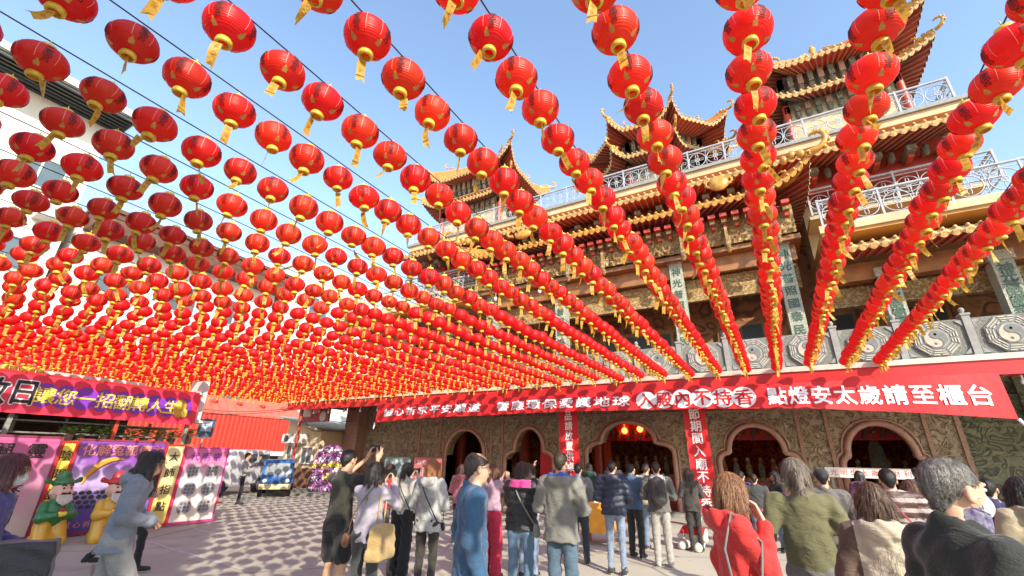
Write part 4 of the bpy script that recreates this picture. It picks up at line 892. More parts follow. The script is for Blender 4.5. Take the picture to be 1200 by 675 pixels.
# ---- statues
def statue(loc, rz, s, robe, lower, hat, label, bag=None):
    o = empty('deity_statue', loc, rz, label, 'statue'); o.scale = (.74 * s, .74 * s, .84 * s)
    def S(): return SDF((-.5, -.45, -.02), (.5, .5, 1.5), .016)
    a = S(); a.ell((0, 0, .62), (.31, .25, .30), .08).cap((-.24, 0, .80), (-.34, .16, .58), .105, .10, .05).cap((-.34, .16, .58), (-.12, .30, .62), .10, .07, .05).cap((.24, 0, .80), (.34, .16, .58), .105, .10, .05).cap((.34, .16, .58), (.12, .30, .62), .10, .07, .05).cap((0, 0, .8), (0, 0, .95), .2, .13, .06)
    sdf_into(MBx := MB(), a); MBx.build('robe', robe, o)
    a = S(); a.cap((-.16, .05, .40), (-.20, .18, .10), .17, .16, .08).cap((.16, .05, .40), (.20, .18, .10), .17, .16, .08).ell((0, .02, .14), (.34, .28, .16), .06).cut((0, 0, 0), (0, 0, -1)); sdf_into(MBx := MB(), a); MBx.build('lower_robe', lower, o)
    a = SDF((-.3, -.3, .85), (.3, .35, 1.45), .011); a.ell((0, .02, 1.08), (.165, .16, .17), .03).ell((0, .18, 1.06), (.03, .035, .03), .02)
    for sx in (-1, 1): a.ell((sx * .085, .13, 1.03), (.055, .05, .05), .03).ell((sx * .17, .02, 1.06), (.025, .035, .06), .02)
    a.ell((0, .165, .985), (.06, .03, .022), .015, 'sub')
    sdf_into(MBx := MB(), a, lambda C: np.where((C[:, 2] < 1.0) & (C[:, 1] > .13) & (np.abs(C[:, 0]) < .06), 1, 0)); MBx.build('face', [mat('statue_face', (.70, .42, .32), .35), mat('statue_lips', (.45, .03, .03), .35)], o)
    e = MB()
    for sx in (-1, 1): e.ell((sx * .06, .165, 1.115), (.022, .012, .016), 8, 6, 0); e.tube([(sx * .03, .172, 1.15), (sx * .065, .17, 1.17), (sx * .10, .15, 1.155)], .010, 5, 0); e.tube([(0, .19, 1.03), (sx * .06, .175, 1.035), (sx * .13, .14, 1.0)], [.014, .02, .006], 6, 1)
    e.build('eyes_and_moustache', [BLACKINK, BLACKINK], o)
    a = SDF((-.35, -.3, 1.1), (.35, .3, 1.5), .012); a.ell((0, -.005, 1.20), (.18, .17, .085), .02).ell((0, -.03, 1.29), (.12, .11, .10), .03)
    for sx in (-1, 1): a.cap((sx * .15, 0, 1.19), (sx * .28, 0, 1.24), .025, .05, .02, fy=2.2)
    sdf_into(MBx := MB(), a); MBx.build('hat', hat, o)
    bd = MB()
    for q in range(9): bd.tube([(-.10 + .025 * q, .165 - .004 * abs(q - 4), 1.01), (-.11 + .0275 * q, .185, .93), (-.07 + .0175 * q, .19, .84 + .01 * abs(q - 4))], [.022, .026, .008], 6)
    bd.build('beard', mat('statue_beard', (.66, .62, .58), .5, .2, 20), o)
    for ch in o.children:
        if ch.name.split('.')[0] in ('face', 'eyes_and_moustache', 'hat', 'beard'): ch.scale = (1.3, 1.3, 1.3); ch.location = (0, 0, -.3 * .97)
    g = MB(); g.ell((0, .31, .64), (.13, .07, .06), 12, 8, 0); g.ell((0, .31, .69), (.06, .05, .06), 10, 8, 1); g.build('ingot', [YEL, REDFAB], o)
    return o
gr = mat('statue_green', (.03, .20, .06), .25, .3, 6, spec=.7); ye = mat('statue_yellow', (.70, .40, .03), .28, .2, 5, spec=.7); rd = mat('statue_red', (.55, .03, .03), .3, spec=.7)
statue((-11.95, 3.75, 0), R(-75), 1, gr, ye, gr, 'squat smiling statue in a green robe beside the pink poster')
statue((-11.7, 4.52, 0), R(-85), 1, ye, ye, rd, 'squat smiling statue in a yellow robe beside the purple poster')

# ---- vehicles, cone, flower stand, boards by the shed
def wheel(parent, x, y, r, w_, M):
    t = MB(); t.lathe([(r * .62, -w_ / 2), (r * .95, -w_ / 2), (r, -w_ / 3), (r, w_ / 3), (r * .95, w_ / 2), (r * .62, w_ / 2)], 20, M=M @ Matrix.Translation((x, y, r)) @ Matrix.Rotation(pi / 2, 4, 'X'))
    o = t.build('wheel', mat('tyre_rubber', (.02, .02, .02), .8), parent); h = MB(); h.lathe([(0, -w_ * .4), (r * .6, -w_ * .45), (r * .62, w_ * .45), (0, w_ * .4)], 16, M=M @ Matrix.Translation((x, y, r)) @ Matrix.Rotation(pi / 2, 4, 'X')); h.build('rim', mat('wheel_silver', (.45, .45, .46), .3, metal=.8), o)
I4 = Matrix.Identity(4)
def rounded(prof, y0, y1, bev, mi=0, inset=0.0):
    b = MB(); n = len(prof); cx_ = sum(p[0] for p in prof) / n; cz_ = sum(p[1] for p in prof) / n
    sh = lambda k: [(cx_ + (x - cx_) * k, cz_ + (z - cz_) * k) for x, z in prof]
    rows = [(sh(1 - bev * 1.2), y0), (sh(1 - bev * .3), y0 + bev * .35), (prof, y0 + bev), (prof, y1 - bev), (sh(1 - bev * .3), y1 - bev * .35), (sh(1 - bev * 1.2), y1)]
    vs = [(x, y, z) for pr, y in rows for x, z in pr]
    fs = [(r * n + i, r * n + (i + 1) % n, (r + 1) * n + (i + 1) % n, (r + 1) * n + i) for r in range(5) for i in range(n)]
    b.add(vs, [tuple(reversed(f)) for f in fs], mi, True); b.add(vs[:n], [tuple(range(n))], mi, False); b.add(vs[-n:], [tuple(reversed(range(n)))], mi, False); return b
CARW = mat('white_car_paint', (.68, .69, .70), .2, spec=.8)
car = empty('white_van', (-20.6, 11.6, 0), R(-62), 'white van with dark windows parked behind the traffic cone', 'van')
rounded([(-2.0, .35), (1.9, .35), (2.05, .6), (2.0, .95), (1.25, 1.1), (.75, 1.75), (-1.9, 1.8), (-2.05, 1.0)], -.82, .82, .10).build('body', CARW, car)
for sy in (-1, 1):
    for xa, xb in ((-1.8, -.9), (-.8, .1)): g = MB(); g.box(xa, xb, sy * .822 - .006, sy * .822 + .006, 1.1, 1.6); g.build('side_window', GLASS, car)
g = MB(); g.add([(1.33, -.66, 1.14), (1.33, .66, 1.14), (.86, .6, 1.69), (.86, -.6, 1.69)], [(0, 1, 2, 3)]); g.build('windscreen', GLASS, car)
for sx in (-1.3, 1.35):
    for sy in (-.76, .76): wheel(car, sx, sy, .31, .2, I4)
for sy in (-.6, .6): h = MB(); h.ell((2.02, sy, .78), (.04, .14, .09), 10, 6); h.build('headlight', mat('lamp_glass', (.75, .75, .72), .15), car)
h = MB(); h.box(2.0, 2.08, -.75, .75, .36, .52); h.build('bumper', DARKST, car)
trk = empty('blue_truck', (-18.9, 13.0, 0), R(-38), 'small blue truck with a tarpaulined load and cream bumper near the beige shed', 'truck')
BLUE = mat('truck_blue', (.025, .11, .32), .3, .2, 3, spec=.7)
rounded([(.6, .5), (1.75, .5), (1.8, .95), (1.55, 1.75), (.7, 1.78), (.6, 1.0)], -.75, .75, .08).build('cab', BLUE, trk)
g = MB(); g.add([(1.80, -.6, 1.05), (1.80, .6, 1.05), (1.62, .55, 1.6), (1.62, -.55, 1.6)], [(0, 1, 2, 3)]); g.build('windscreen', GLASS, trk)
g = MB(); g.box(-1.9, .55, -.78, .78, .55, .65, 0); g.box(-1.9, .55, -.8, -.76, .65, .95, 0); g.box(-1.9, .55, .76, .8, .65, .95, 0); g.build('cargo_bed', BLUE, trk)
a = SDF((-2, -.9, .5), (.6, .9, 1.9), .04); a.ell((-.7, 0, .9), (1.15, .66, .75), .05).warp(lambda X, Y, Z: .02 * np.sin(9 * X + 3 * Z) + .02 * np.sin(11 * Y + 5 * Z)); sdf_into(MBx := MB(), a); MBx.build('tarpaulin', mat('blue_tarpaulin', (.05, .22, .55), .45, .3, 4), trk)
g = MB(); g.box(1.72, 1.9, -.76, .76, .38, .62); g.build('bumper', mat('cream_bumper', (.60, .50, .28), .5, .2, 4), trk)
for sy in (-.55, .55): h = MB(); h.ell((1.80, sy, .78), (.04, .12, .09), 10, 6); h.build('headlight', MATS['lamp_glass'], trk)
for sx in (-1.2, 1.2):
    for sy in (-.7, .7): wheel(trk, sx, sy, .28, .18, I4)
trk.scale = (.76, .76, .80)
cone = empty('traffic_cone', (-17.3, 9.6, 0), 0, 'orange traffic cone in front of the white van', 'cone')
mb = MB(); mb.box(-.2, .2, -.2, .2, 0, .04); mb.build('base', mat('cone_orange', (.75, .13, .02), .5, .15, 4), cone)
mb = MB(); mb.lathe([(.15, .042), (.03, .7), (0, .7)], 18); mb.build('body', MATS['cone_orange'], cone); mb = MB(); mb.lathe([(.112, .28), (.072, .48)], 18, c=(0, 0, 0)); mb.v = [(x * 1.03, y * 1.03, z) for x, y, z in mb.v]; mb.build('white_band', WHITEINK, cone)
k = MB(); k.box(-20.2, -12.4, 13.4, 15.1, 0, .13); tag(k.build('kerb', mat('kerb_concrete', (.26, .25, .22), .8, .25, 3)), kind='structure')
fl = empty('flower_stand', (-17.2, 14.2, .13), R(18), 'tall round-topped stand covered in purple, white and yellow flowers', 'flower stand')
P_ = []
f0 = MB(); f0.prism([(-.82, 0)] + [(-.82 + 0, 1.1)] + [(.82 * cos(a), 1.1 + .85 * sin(a)) for a in np.linspace(pi, 0, 14)][1:] + [(.82, 0)], -.03, .06); f0.build('backing', mat('stand_backing', (.20, .10, .18), .7), fl)
r4 = random.Random(9); fc = [mat('flower_purple', (.38, .10, .42), .6, .4, 30), mat('flower_white', (.75, .70, .72), .6, .2, 30), mat('flower_yellow', (.80, .62, .08), .6, .3, 30), mat('flower_pink', (.68, .22, .42), .6, .3, 30)]
ff = MB()
for k in range(420):
    x, z = r4.uniform(-.8, .8), r4.uniform(.05, 1.93)
    if z > 1.1 and (x / .82) ** 2 + ((z - 1.1) / .85) ** 2 > .97: continue
    band = 2 if .95 < z < 1.18 or (x * x + (z - .6) ** 2 < .03) else (1 if (int(z * 5) % 2 == 0 and r4.random() < .6) else (0 if r4.random() < .7 else 3)); rr = r4.uniform(.035, .06)
    ff.ell((x, -.05 - r4.random() * .03, z), (rr, rr * .6, rr), 7, 4, band)
ff.build('blossoms', fc, fl)
for x, c1, tx, lab in ((-14.3, mat('notice_teal', (.18, .30, .30), .5, .3, 3), '服務處', 'teal notice board on legs left of the pink one'), (-12.6, mat('notice_pink', (.60, .16, .16), .5, .25, 3), '點燈須知', 'pink notice board on legs beside the temple wall')):
    n_ = empty('notice_board', (x, 15.3, 0), 0, lab, 'notice board'); mb = MB(); mb.box(-.72, .72, 0, .05, .62, 1.62); mb.build('panel', c1, n_)
    mb = MB(); write(mb, tx, (0, -.006, 1.42), (1, 0, 0), UZ, .2, .3)
    for q in range(6): write(mb, '恭請眾善信誠心參拜祈福', (0, -.006, 1.2 - .09 * q), (1, 0, 0), UZ, .07, .11)
    mb.build('characters', WHITEINK, n_)
    for sx in (-.6, .6): mb = MB(); mb.box(sx - .03, sx + .03, -.02, .07, 0, .62); mb.build('leg', GREYST, n_)
# ---- offering tables and lucky figure
def table(loc, rz, w_, d, h, cloth, label):
    t = empty('offering_table', loc, rz, label, 'table'); mb = MB(); mb.box(-w_ / 2, w_ / 2, -d / 2, d / 2, h - .04, h); mb.build('tabletop', BROWN, t)
    for sx in (-1, 1):
        for sy in (-1, 1): mb = MB(); mb.box(sx * (w_ / 2 - .05) - .03, sx * (w_ / 2 - .05) + .03, sy * (d / 2 - .05) - .03, sy * (d / 2 - .05) + .03, 0, h - .041); mb.build('leg', BROWN, t)
    n = 60; rows = []
    per = [(-w_ / 2, -d / 2), (w_ / 2, -d / 2), (w_ / 2, d / 2), (-w_ / 2, d / 2)]; pts = []
    for i in range(4):
        a, b = per[i], per[(i + 1) % 4]
        for j in range(15): pts.append((a[0] + (b[0] - a[0]) * j / 15, a[1] + (b[1] - a[1]) * j / 15))
    G = []
    for v in range(6):
        G.append([(x * (1.02 + .06 * v / 5 * (1 + .5 * sin(i * 1.3))), y * (1.02 + .06 * v / 5 * (1 + .5 * sin(i * 1.3 + .5))), h + .006 - v / 5 * (h * .72)) for i, (x, y) in enumerate(pts + pts[:1])])
    mb = MB(); mb.grid(G, 0, True, True); mb.add(G[0][:-1], [tuple(range(len(pts)))], 0, False); mb.build('tablecloth', cloth, t); return t
OCLOTH = mat('orange_satin_cloth', (.78, .33, .025), .4, .25, 6, sheen=.3)
table((-3.55, 10.3, 0), R(8), .62, .6, .80, OCLOTH, 'square wooden table draped with an orange cloth among the worshippers')
table((-5.2, 14.2, 0), 0, 2.2, .7, .9, mat('red_altar_cloth', (.45, .03, .03), .5, .3, 5), 'long altar table with a red cloth before the widest arch')
r6 = random.Random(8)
for k in range(12):
    x = -6.1 + k * .16; o = empty('offering', (x, 14.15 + r6.uniform(-.12, .12), .907), 0, 'small fruit or packet offering on the long red-clothed altar table', 'offering', 'offerings on the altar table'); mb = MB(); s_ = r6.uniform(.05, .08)
    mb.lathe([(0, 0), (s_, .02), (s_ * 1.1, s_), (s_ * .6, s_ * 1.9), (0, s_ * 2)], 10); mb.build('fruit', [COLLAR, REDFAB, CREAM, OCLOTH][k % 4], o)
for k in range(5):
    o = empty('offering', (-3.72 + .085 * k, 10.2 + .05 * (k % 2), .808), 0, 'small offering packet on the orange-clothed table', 'offering', 'offerings on the orange table'); mb = MB(); mb.box(-.05, .05, -.05, .05, 0, .08 + .04 * (k % 3)); mb.lathe([(0.02, .1), (.03, .16), (0, .18)], 8); mb.build('packet', [REDFAB, COLLAR, WHITEINK][k % 3], o)
censer = empty('incense_burner', (-7.4, 13.2, 0), 0, 'round bronze incense burner on three legs before the temple wall', 'burner')
mb = MB(); mb.lathe([(.12, .55), (.42, .6), (.5, .8), (.42, 1.0), (.46, 1.08), (.40, 1.08), (.36, .95), (0, .92)], 24); mb.build('bowl', mat('dark_bronze', (.16, .10, .05), .35, .3, 8, metal=.7), censer)
for q in range(3): mb = MB(); a = q * 2.1; mb.cyl((.3 * cos(a), .3 * sin(a), .62), (.36 * cos(a), .36 * sin(a), 0), .07, .05, 8); mb.build('leg', MATS['dark_bronze'], censer)
lk = empty('plush_mascot', (-1.66, 10.85, 0), R(160), 'white and red plush figure sitting on the ground by the vertical banner', 'toy')
a = SDF((-.4, -.4, -.01), (.4, .4, .85), .015); a.ell((0, 0, .26), (.22, .19, .25), .05).ell((0, .02, .58), (.17, .16, .16), .04)
for sx in (-1, 1): a.cap((sx * .2, .03, .36), (sx * .27, .14, .22), .07, .06, .03).cap((sx * .12, .08, .1), (sx * .17, .28, .07), .09, .08, .03).ell((sx * .12, 0, .73), (.06, .04, .07), .02)
sdf_into(MBx := MB(), a, lambda C: np.where((C[:, 2] > .28) & (C[:, 2] < .44) & (np.abs(C[:, 0]) < .25), 1, 0)); MBx.build('body', [mat('plush_white', (.62, .57, .50), .9, .2, 20), REDFAB], lk)
mb = MB()
for sx in (-1, 1): mb.ell((sx * .06, .175, .60), (.018, .012, .02), 8, 6)
mb.ell((0, .18, .55), (.02, .015, .015), 8, 6); mb.build('face', BLACKINK, lk)
# ---- the tall block behind the camera whose shade falls across the left of the square
b = empty('street_block', (2, -16, 0), label='plain rendered street block standing behind the square', cat='building')
mb = MB(); E0 = np.array([-3.1, .8]); sdir = SUN_AZ / np.linalg.norm(SUN_AZ); c0 = E0 + sdir * 14.5; nrm = np.array([-sdir[1], sdir[0]])
c1 = c0 - nrm * 20 * np.sign(nrm[1]); poly = [c0, c1, c1 + [0, -8], c0 + [-3, -9]]
mb.add([(*p, 0) for p in poly] + [(*p, 14.3) for p in poly], [(0, 1, 5, 4), (1, 2, 6, 5), (2, 3, 7, 6), (3, 0, 4, 7), (4, 5, 6, 7)]); wpart('wall', mb, CREAMPAINT, b)
# ================================================================ people
def fab(c, rough=.85, bump=.25, sheen=.15, var=.3):
    c = tuple(k * .76 for k in c)
    nm = 'cloth_%02x%02x%02x_%d' % (*[int(min(1, k) ** .45 * 255) for k in c], int(rough * 100)); new = nm not in MATS
    m = mat(nm, c, rough, var, 5, bump=bump, bscale=120, sheen=sheen, detail=8)
    if new:
        t = m.node_tree; N = t.nodes; L = t.links; b0 = [n for n in N if n.type == 'BUMP'][0]
        tc = [n for n in N if n.type == 'TEX_COORD'][0]; mp = N.new('ShaderNodeMapping'); mp.inputs['Scale'].default_value = (1, 1, 1.8); mp.inputs['Rotation'].default_value = (.5, .35, 0); L.new(tc.outputs['Object'], mp.inputs[0])
        n3 = N.new('ShaderNodeTexNoise'); n3.inputs['Scale'].default_value = 7; n3.inputs['Detail'].default_value = 2.5; n3.inputs['Distortion'].default_value = 1.6; L.new(mp.outputs[0], n3.inputs['Vector'])
        b3 = N.new('ShaderNodeBump'); b3.inputs['Strength'].default_value = .4; b3.inputs['Distance'].default_value = .035; L.new(n3.outputs[0], b3.inputs['Height']); L.new(b3.outputs[0], b0.inputs['Normal'])
    return m
def strands(mb, V, Fq, n, length, seed, down, M=None):
    """loose tapered hair strands lying along a hair surface"""
    r = np.random.RandomState(seed); Fq = np.asarray(Fq); idx = r.randint(0, len(Fq), n); A = V[Fq[idx]]; p = A.mean(1) + (A[:, 0] - A.mean(1)) * r.uniform(-.5, .5, (n, 1))
    nn = np.cross(A[:, 2] - A[:, 0], A[:, 3] - A[:, 1]); nn /= np.linalg.norm(nn, axis=1)[:, None] + 1e-9
    ctr = np.array([0, -.02, .04]); d = np.where(down, 1, 0) * np.array([0, 0, -1.]) + (p - ctr) * [1, 1.0, .2] * (2.0 if down else 1.5) - np.array([0, .0, .25 if not down else 0]) + np.array([0, -.35, 0]) * (0 if down else 1)
    t = d + r.normal(0, .16 if down else .4, (n, 3)); t -= nn * (t * nn).sum(1)[:, None]; t /= np.linalg.norm(t, axis=1)[:, None] + 1e-9
    w_ = np.cross(nn, t) * (.0011 if down else .0009); L_ = length * r.uniform(.5, 1.2, (n, 1)); lift = r.uniform(.1, 1, (n, 1)) * (.006 if down else .004); b = len(mb.v); P = []
    for u, wk in ((0, 1), (.35, 1), (.7, .8), (1, .15)):
        c = p + t * L_ * u + nn * (lift * (u if not down else sin(pi * min(u, .85))) + .0006) - (np.array([0, 0, 1.]) * L_ * u * u * (.25 if down else .1)); P += [c - w_ * wk, c + w_ * wk]
    P = np.stack(P, 1).reshape(-1, 3)
    if M is not None: P = P @ np.array(M.to_3x3()).T + np.array(M.translation)
    mb.v.extend(P.tolist())
    for i in range(n):
        q = b + 8 * i; mb.f += [(q, q + 1, q + 3, q + 2), (q + 2, q + 3, q + 5, q + 4), (q + 4, q + 5, q + 7, q + 6)]
    mb.m += [0] * 3 * n; mb.sm += [True] * 3 * n
def skin_m(c=(.52, .30, .20)): return mat('skin_%d' % int(c[0] * 1000), c, .5, .15, 12, spec=.4)
def hair_m(c, c2=None):
    n = 'hair_%02x%02x%02x' % tuple(int(min(1, k) ** .45 * 255) for k in c)
    return mat(n, c, .42, .5, 1.0, c2 or tuple(min(1, k * 2.2 + .01) for k in c), bump=.35, bscale=2.2, stretch=(70, 70, 5), spec=.5)
LIPS = mat('lips', (.36, .11, .09), .5); EYEW = mat('eye_white', (.6, .58, .55), .3); EYED = mat('eye_dark', (.02, .012, .01), .2)
def hand_shape():
    a = SDF((-.06, -.06, -.21), (.075, .07, .03), .0042)
    a.cap((0, 0, .02), (0, 0, -.02), .027, .026, .01, fy=1.35).cap((-.018, 0, -.02), (-.022, .004, -.085), .024, .019, .012, fy=1.5).cap((.014, 0, -.02), (.020, .004, -.083), .024, .019, .012, fy=1.5)
    for x, l, cu in ((-.031, .062, 1.0), (-.011, .074, .9), (.010, .070, .95), (.029, .054, 1.1)):
        p = np.array([x, .004, -.088]); an = .12
        for seg, r0, r1 in ((.46, .0092, .0086), (.30, .0086, .0078), (.24, .0078, .0066)):
            q = p + np.array([x * .08, sin(an) * l * seg, -cos(an) * l * seg]); a.cap(p, q, r0, r1, .005); p = q; an += .42 * cu
    p = np.array([-.022, .006, -.025])
    for q, r0, r1 in (((-.046, .020, -.058), .0135, .0105), ((-.050, .034, -.086), .0105, .0095), ((-.044, .044, -.104), .0095, .008)): a.cap(p, q, r0, r1, .007); p = np.array(q)
    return a.surface()
HV, HF = hand_shape()
def add_hand(mb, wrist, d, side, palm=(0, 1, 0), s=1.0, mi=0):
    """fingers run along d from the wrist; palm roughly faces 'palm'"""
    z = -np.array(d, float); z /= np.linalg.norm(z); y = np.array(palm, float); y -= z * (y @ z); y /= np.linalg.norm(y) + 1e-9; x = np.cross(y, z)
    V = HV * [(1 if side > 0 else -1), 1, 1]; P = np.array(wrist) + (V * s) @ np.stack([x, y, z]); F_ = HF if side > 0 else HF[:, ::-1]
    b = len(mb.v); mb.v.extend(P.tolist()); mb.f.extend((F_ + b).tolist()); mb.m.extend([mi] * len(F_)); mb.sm.extend([True] * len(F_))

def head_parts(M, sk, hair, style, res, mask=None, glasses=False, hcol2=None, cap=None):
    """returns list of (name, MB, materials) for head (appended to body), hair, extras; M maps head frame to figure frame"""
    a = SDF((-.12, -.14, -.22), (.12, .145, .16), res)
    a.ell((0, -.012, .035), (.074, .094, .088), .02).cap((0, .018, -.01), (0, .040, -.082), .062, .038, .03).ell((0, .03, -.03), (.060, .062, .06), .03)
    a.cap((0, -.015, -.06), (0, -.035, -.21), .050, .056, .03)
    a.cap((0, .086, .012), (0, .104, -.026), .009, .013, .014).ell((0, .080, .030), (.052, .016, .011), .015)
    for sx in (-1, 1):
        a.ell((sx * .031, .094, .010), (.017, .014, .010), .008, 'sub').ell((sx * .012, .096, -.030), (.009, .009, .008), .006)
        a.ell((sx * .078, -.006, -.008), (.011, .019, .032), .008).ell((sx * .090, .0, -.004), (.008, .009, .016), .005, 'sub')
    a.ell((0, .088, -.056), (.023, .010, .006), .006).ell((0, .086, -.066), (.020, .010, .006), .006)
    head = MB(); sdf_into(head, a, lambda C: np.where((np.abs(C[:, 2] + .061) < .010) & (C[:, 1] > .086) & (np.abs(C[:, 0]) < .024), 1, 0), M)
    ey = MB()
    for sx in (-1, 1):
        ey.ell((sx * .031, .083, .010), (.0125, .010, .008), 10, 6, 2, M); ey.ell((sx * .031, .0915, .010), (.006, .004, .006), 8, 5, 3, M)
    head.merge(ey); out = []
    if style:
        hr = max(res, .006); a = SDF((-.19, -.26, -.55), (.19, .17, .17), hr)
        if style in ('long', 'bob', 'pony', 'shoulder'):
            a.ell((0, -.018, .040), (.088, .108, .098), .01)
            if style == 'pony': a.ell((0, -.11, .02), (.035, .03, .035), .02).cap((0, -.125, .02), (0, -.155, -.12), .030, .034, .02).cap((0, -.155, -.12), (0, -.135, -.26), .034, .012, .02)
            L_ = {'bob': -.13, 'shoulder': -.22, 'long': -.40, 'pony': -.06}[style]
            if style != 'pony':
                for x, y in ((-.07, -.02), (-.055, -.07), (0, -.095), (.055, -.07), (.07, -.02), (-.078, .012), (.078, .012)):
                    e = L_ * (1 if y < 0 else .8) + .03 * sin(30 * x); a.cap((x, y, .02), (x * 1.22, y * (1.15 if L_ > -.3 else 1.25), e), .036, .024 if L_ < -.3 else .03, .02)
            else:
                for sx in (-1, 1): a.cap((sx * .07, .0, .03), (sx * .06, -.06, -.03), .022, .03, .02)
        else:
            a.ell((0, -.018, .044), (.079, .100, .089), .01)
            for sx in (-1, 1): a.cap((sx * .070, .012, .02), (sx * .068, .012, -.02), .012, .008, .01)
            a.cap((0, -.062, 0), (0, -.066, -.045), .05, .036, .03)
        a.ell((0, .13, -.045), (.068, .095, .095), .015, 'sub')
        if style not in ('long', 'bob', 'shoulder'):
            for sx in (-1, 1): a.ell((sx * .088, .012, -.022), (.036, .034, .050), .008, 'sub')
            a.cut((0, -.06, -.075), (0, .2, -1))
        if style == 'bald': a.ell((0, .045, .13), (.062, .075, .06), .03, 'sub')
        a.warp((lambda X, Y, Z: .0016 * np.sin(130 * X + 3 * np.sin(60 * Z)) * np.sin(120 * Y + 90 * Z)) if style in ('short', 'bald') else lambda X, Y, Z: .0026 * np.sin(36 * np.arctan2(X, Y + .015) + 2.5 * np.sin(17 * Z) + 9 * Z) + .0022 * np.sin(19 * np.arctan2(X, Y + .015) - 14 * Z) + .0014 * np.sin(90 * Z + 50 * X))
        h = MB(); sdf_into(h, a, 0, M)
        if res < .0095:
            V_, F_ = a.surface(); dn = style in ('long', 'bob', 'shoulder', 'pony'); strands(h, V_, F_, 3200 if dn else 6000, {'long': .16, 'shoulder': .12, 'bob': .09, 'pony': .08}.get(style, .019), 5, dn, M)
        out.append(('hair', h, hair))
    if mask:
        a = SDF((-.1, 0, -.13), (.1, .15, .03), .005); a.ell((0, .035, -.05), (.066, .078, .060), .02).cut((0, .04, -.0), (0, -1, .15)).cut((0, 0, -.004), (0, -.1, 1)); m = MB(); sdf_into(m, a, 0, M)
        for sx in (-1, 1):
            for z in (-.02, -.075): m.tube([tuple(M @ Vector(p)) for p in ((sx * .058, .06, z), (sx * .074, .02, z * .8), (sx * .083, -.012, -.01))], .0022, 4)
        out.append(('face_mask', m, mask))
    if glasses:
        g = MB()
        for sx in (-1, 1):
            g.tube([tuple(M @ Vector((sx * .033 + .023 * cos(t), .100, .010 + .017 * sin(t)))) for t in np.linspace(0, 2 * pi, 13)[:-1]], .0018, 4, closed=True, cap=False)
            g.tube([tuple(M @ Vector(p)) for p in ((sx * .056, .099, .012), (sx * .077, .06, .012), (sx * .082, -.01, .006))], .002, 4)
        g.tube([tuple(M @ Vector(p)) for p in ((-.01, .101, .012), (.01, .101, .012))], .0018, 4); out.append(('glasses', g, BLACKINK))
    if cap:
        a = SDF((-.13, -.14, -.02), (.13, .22, .17), .007); a.ell((0, -.012, .045), (.091, .110, .100), .01).cut((0, 0, .03), (0, -.1, -1)); a.cap((0, .08, .045), (0, .15, .035), .07, .065, .01, fx=1.0); a.ell((0, .12, -.02), (.2, .2, .05), .005, 'sub'); m = MB(); sdf_into(m, a, 0, M); out.append(('cap', m, cap))
    return head, out

ARMS = {   # elbow, wrist, hand direction, palm, for the right (+x) arm; figure faces +y
    'down': ((.255, -.045, 1.125), (.265, .03, .885), (.02, .10, -1), (-1, .2, 0)),
    'loose': ((.275, -.06, 1.13), (.315, .05, .90), (.05, .2, -1), (-1, .2, 0)),
    'fore': ((.245, .07, 1.12), (.235, .26, .98), (0, .7, -.5), (-1, 0, 0)),
    'back': ((.25, -.16, 1.14), (.26, -.22, .90), (0, -.2, -1), (-1, .2, 0)),
    'phone': ((.235, .19, 1.235), (.075, .37, 1.44), (-.25, .3, .9), (-.8, .5, 0)),
    'raise': ((.26, .20, 1.36), (.09, .40, 1.60), (-.2, .3, .9), (-.8, .5, 0)),
    'hold': ((.265, .0, 1.12), (.08, .22, 1.07), (-.8, .5, 0), (0, -.6, -.6)),
    'chin': ((.175, .12, 1.15), (.05, .17, 1.39), (-.25, -.25, 1), (0, -1, 0)),
    'pocket': ((.29, -.08, 1.12), (.215, .06, .95), (-.3, .4, -1), (-1, 0, 0)),
    'pray': ((.25, .10, 1.14), (.035, .29, 1.27), (-.1, .15, 1), (-1, 0, 0)),
}
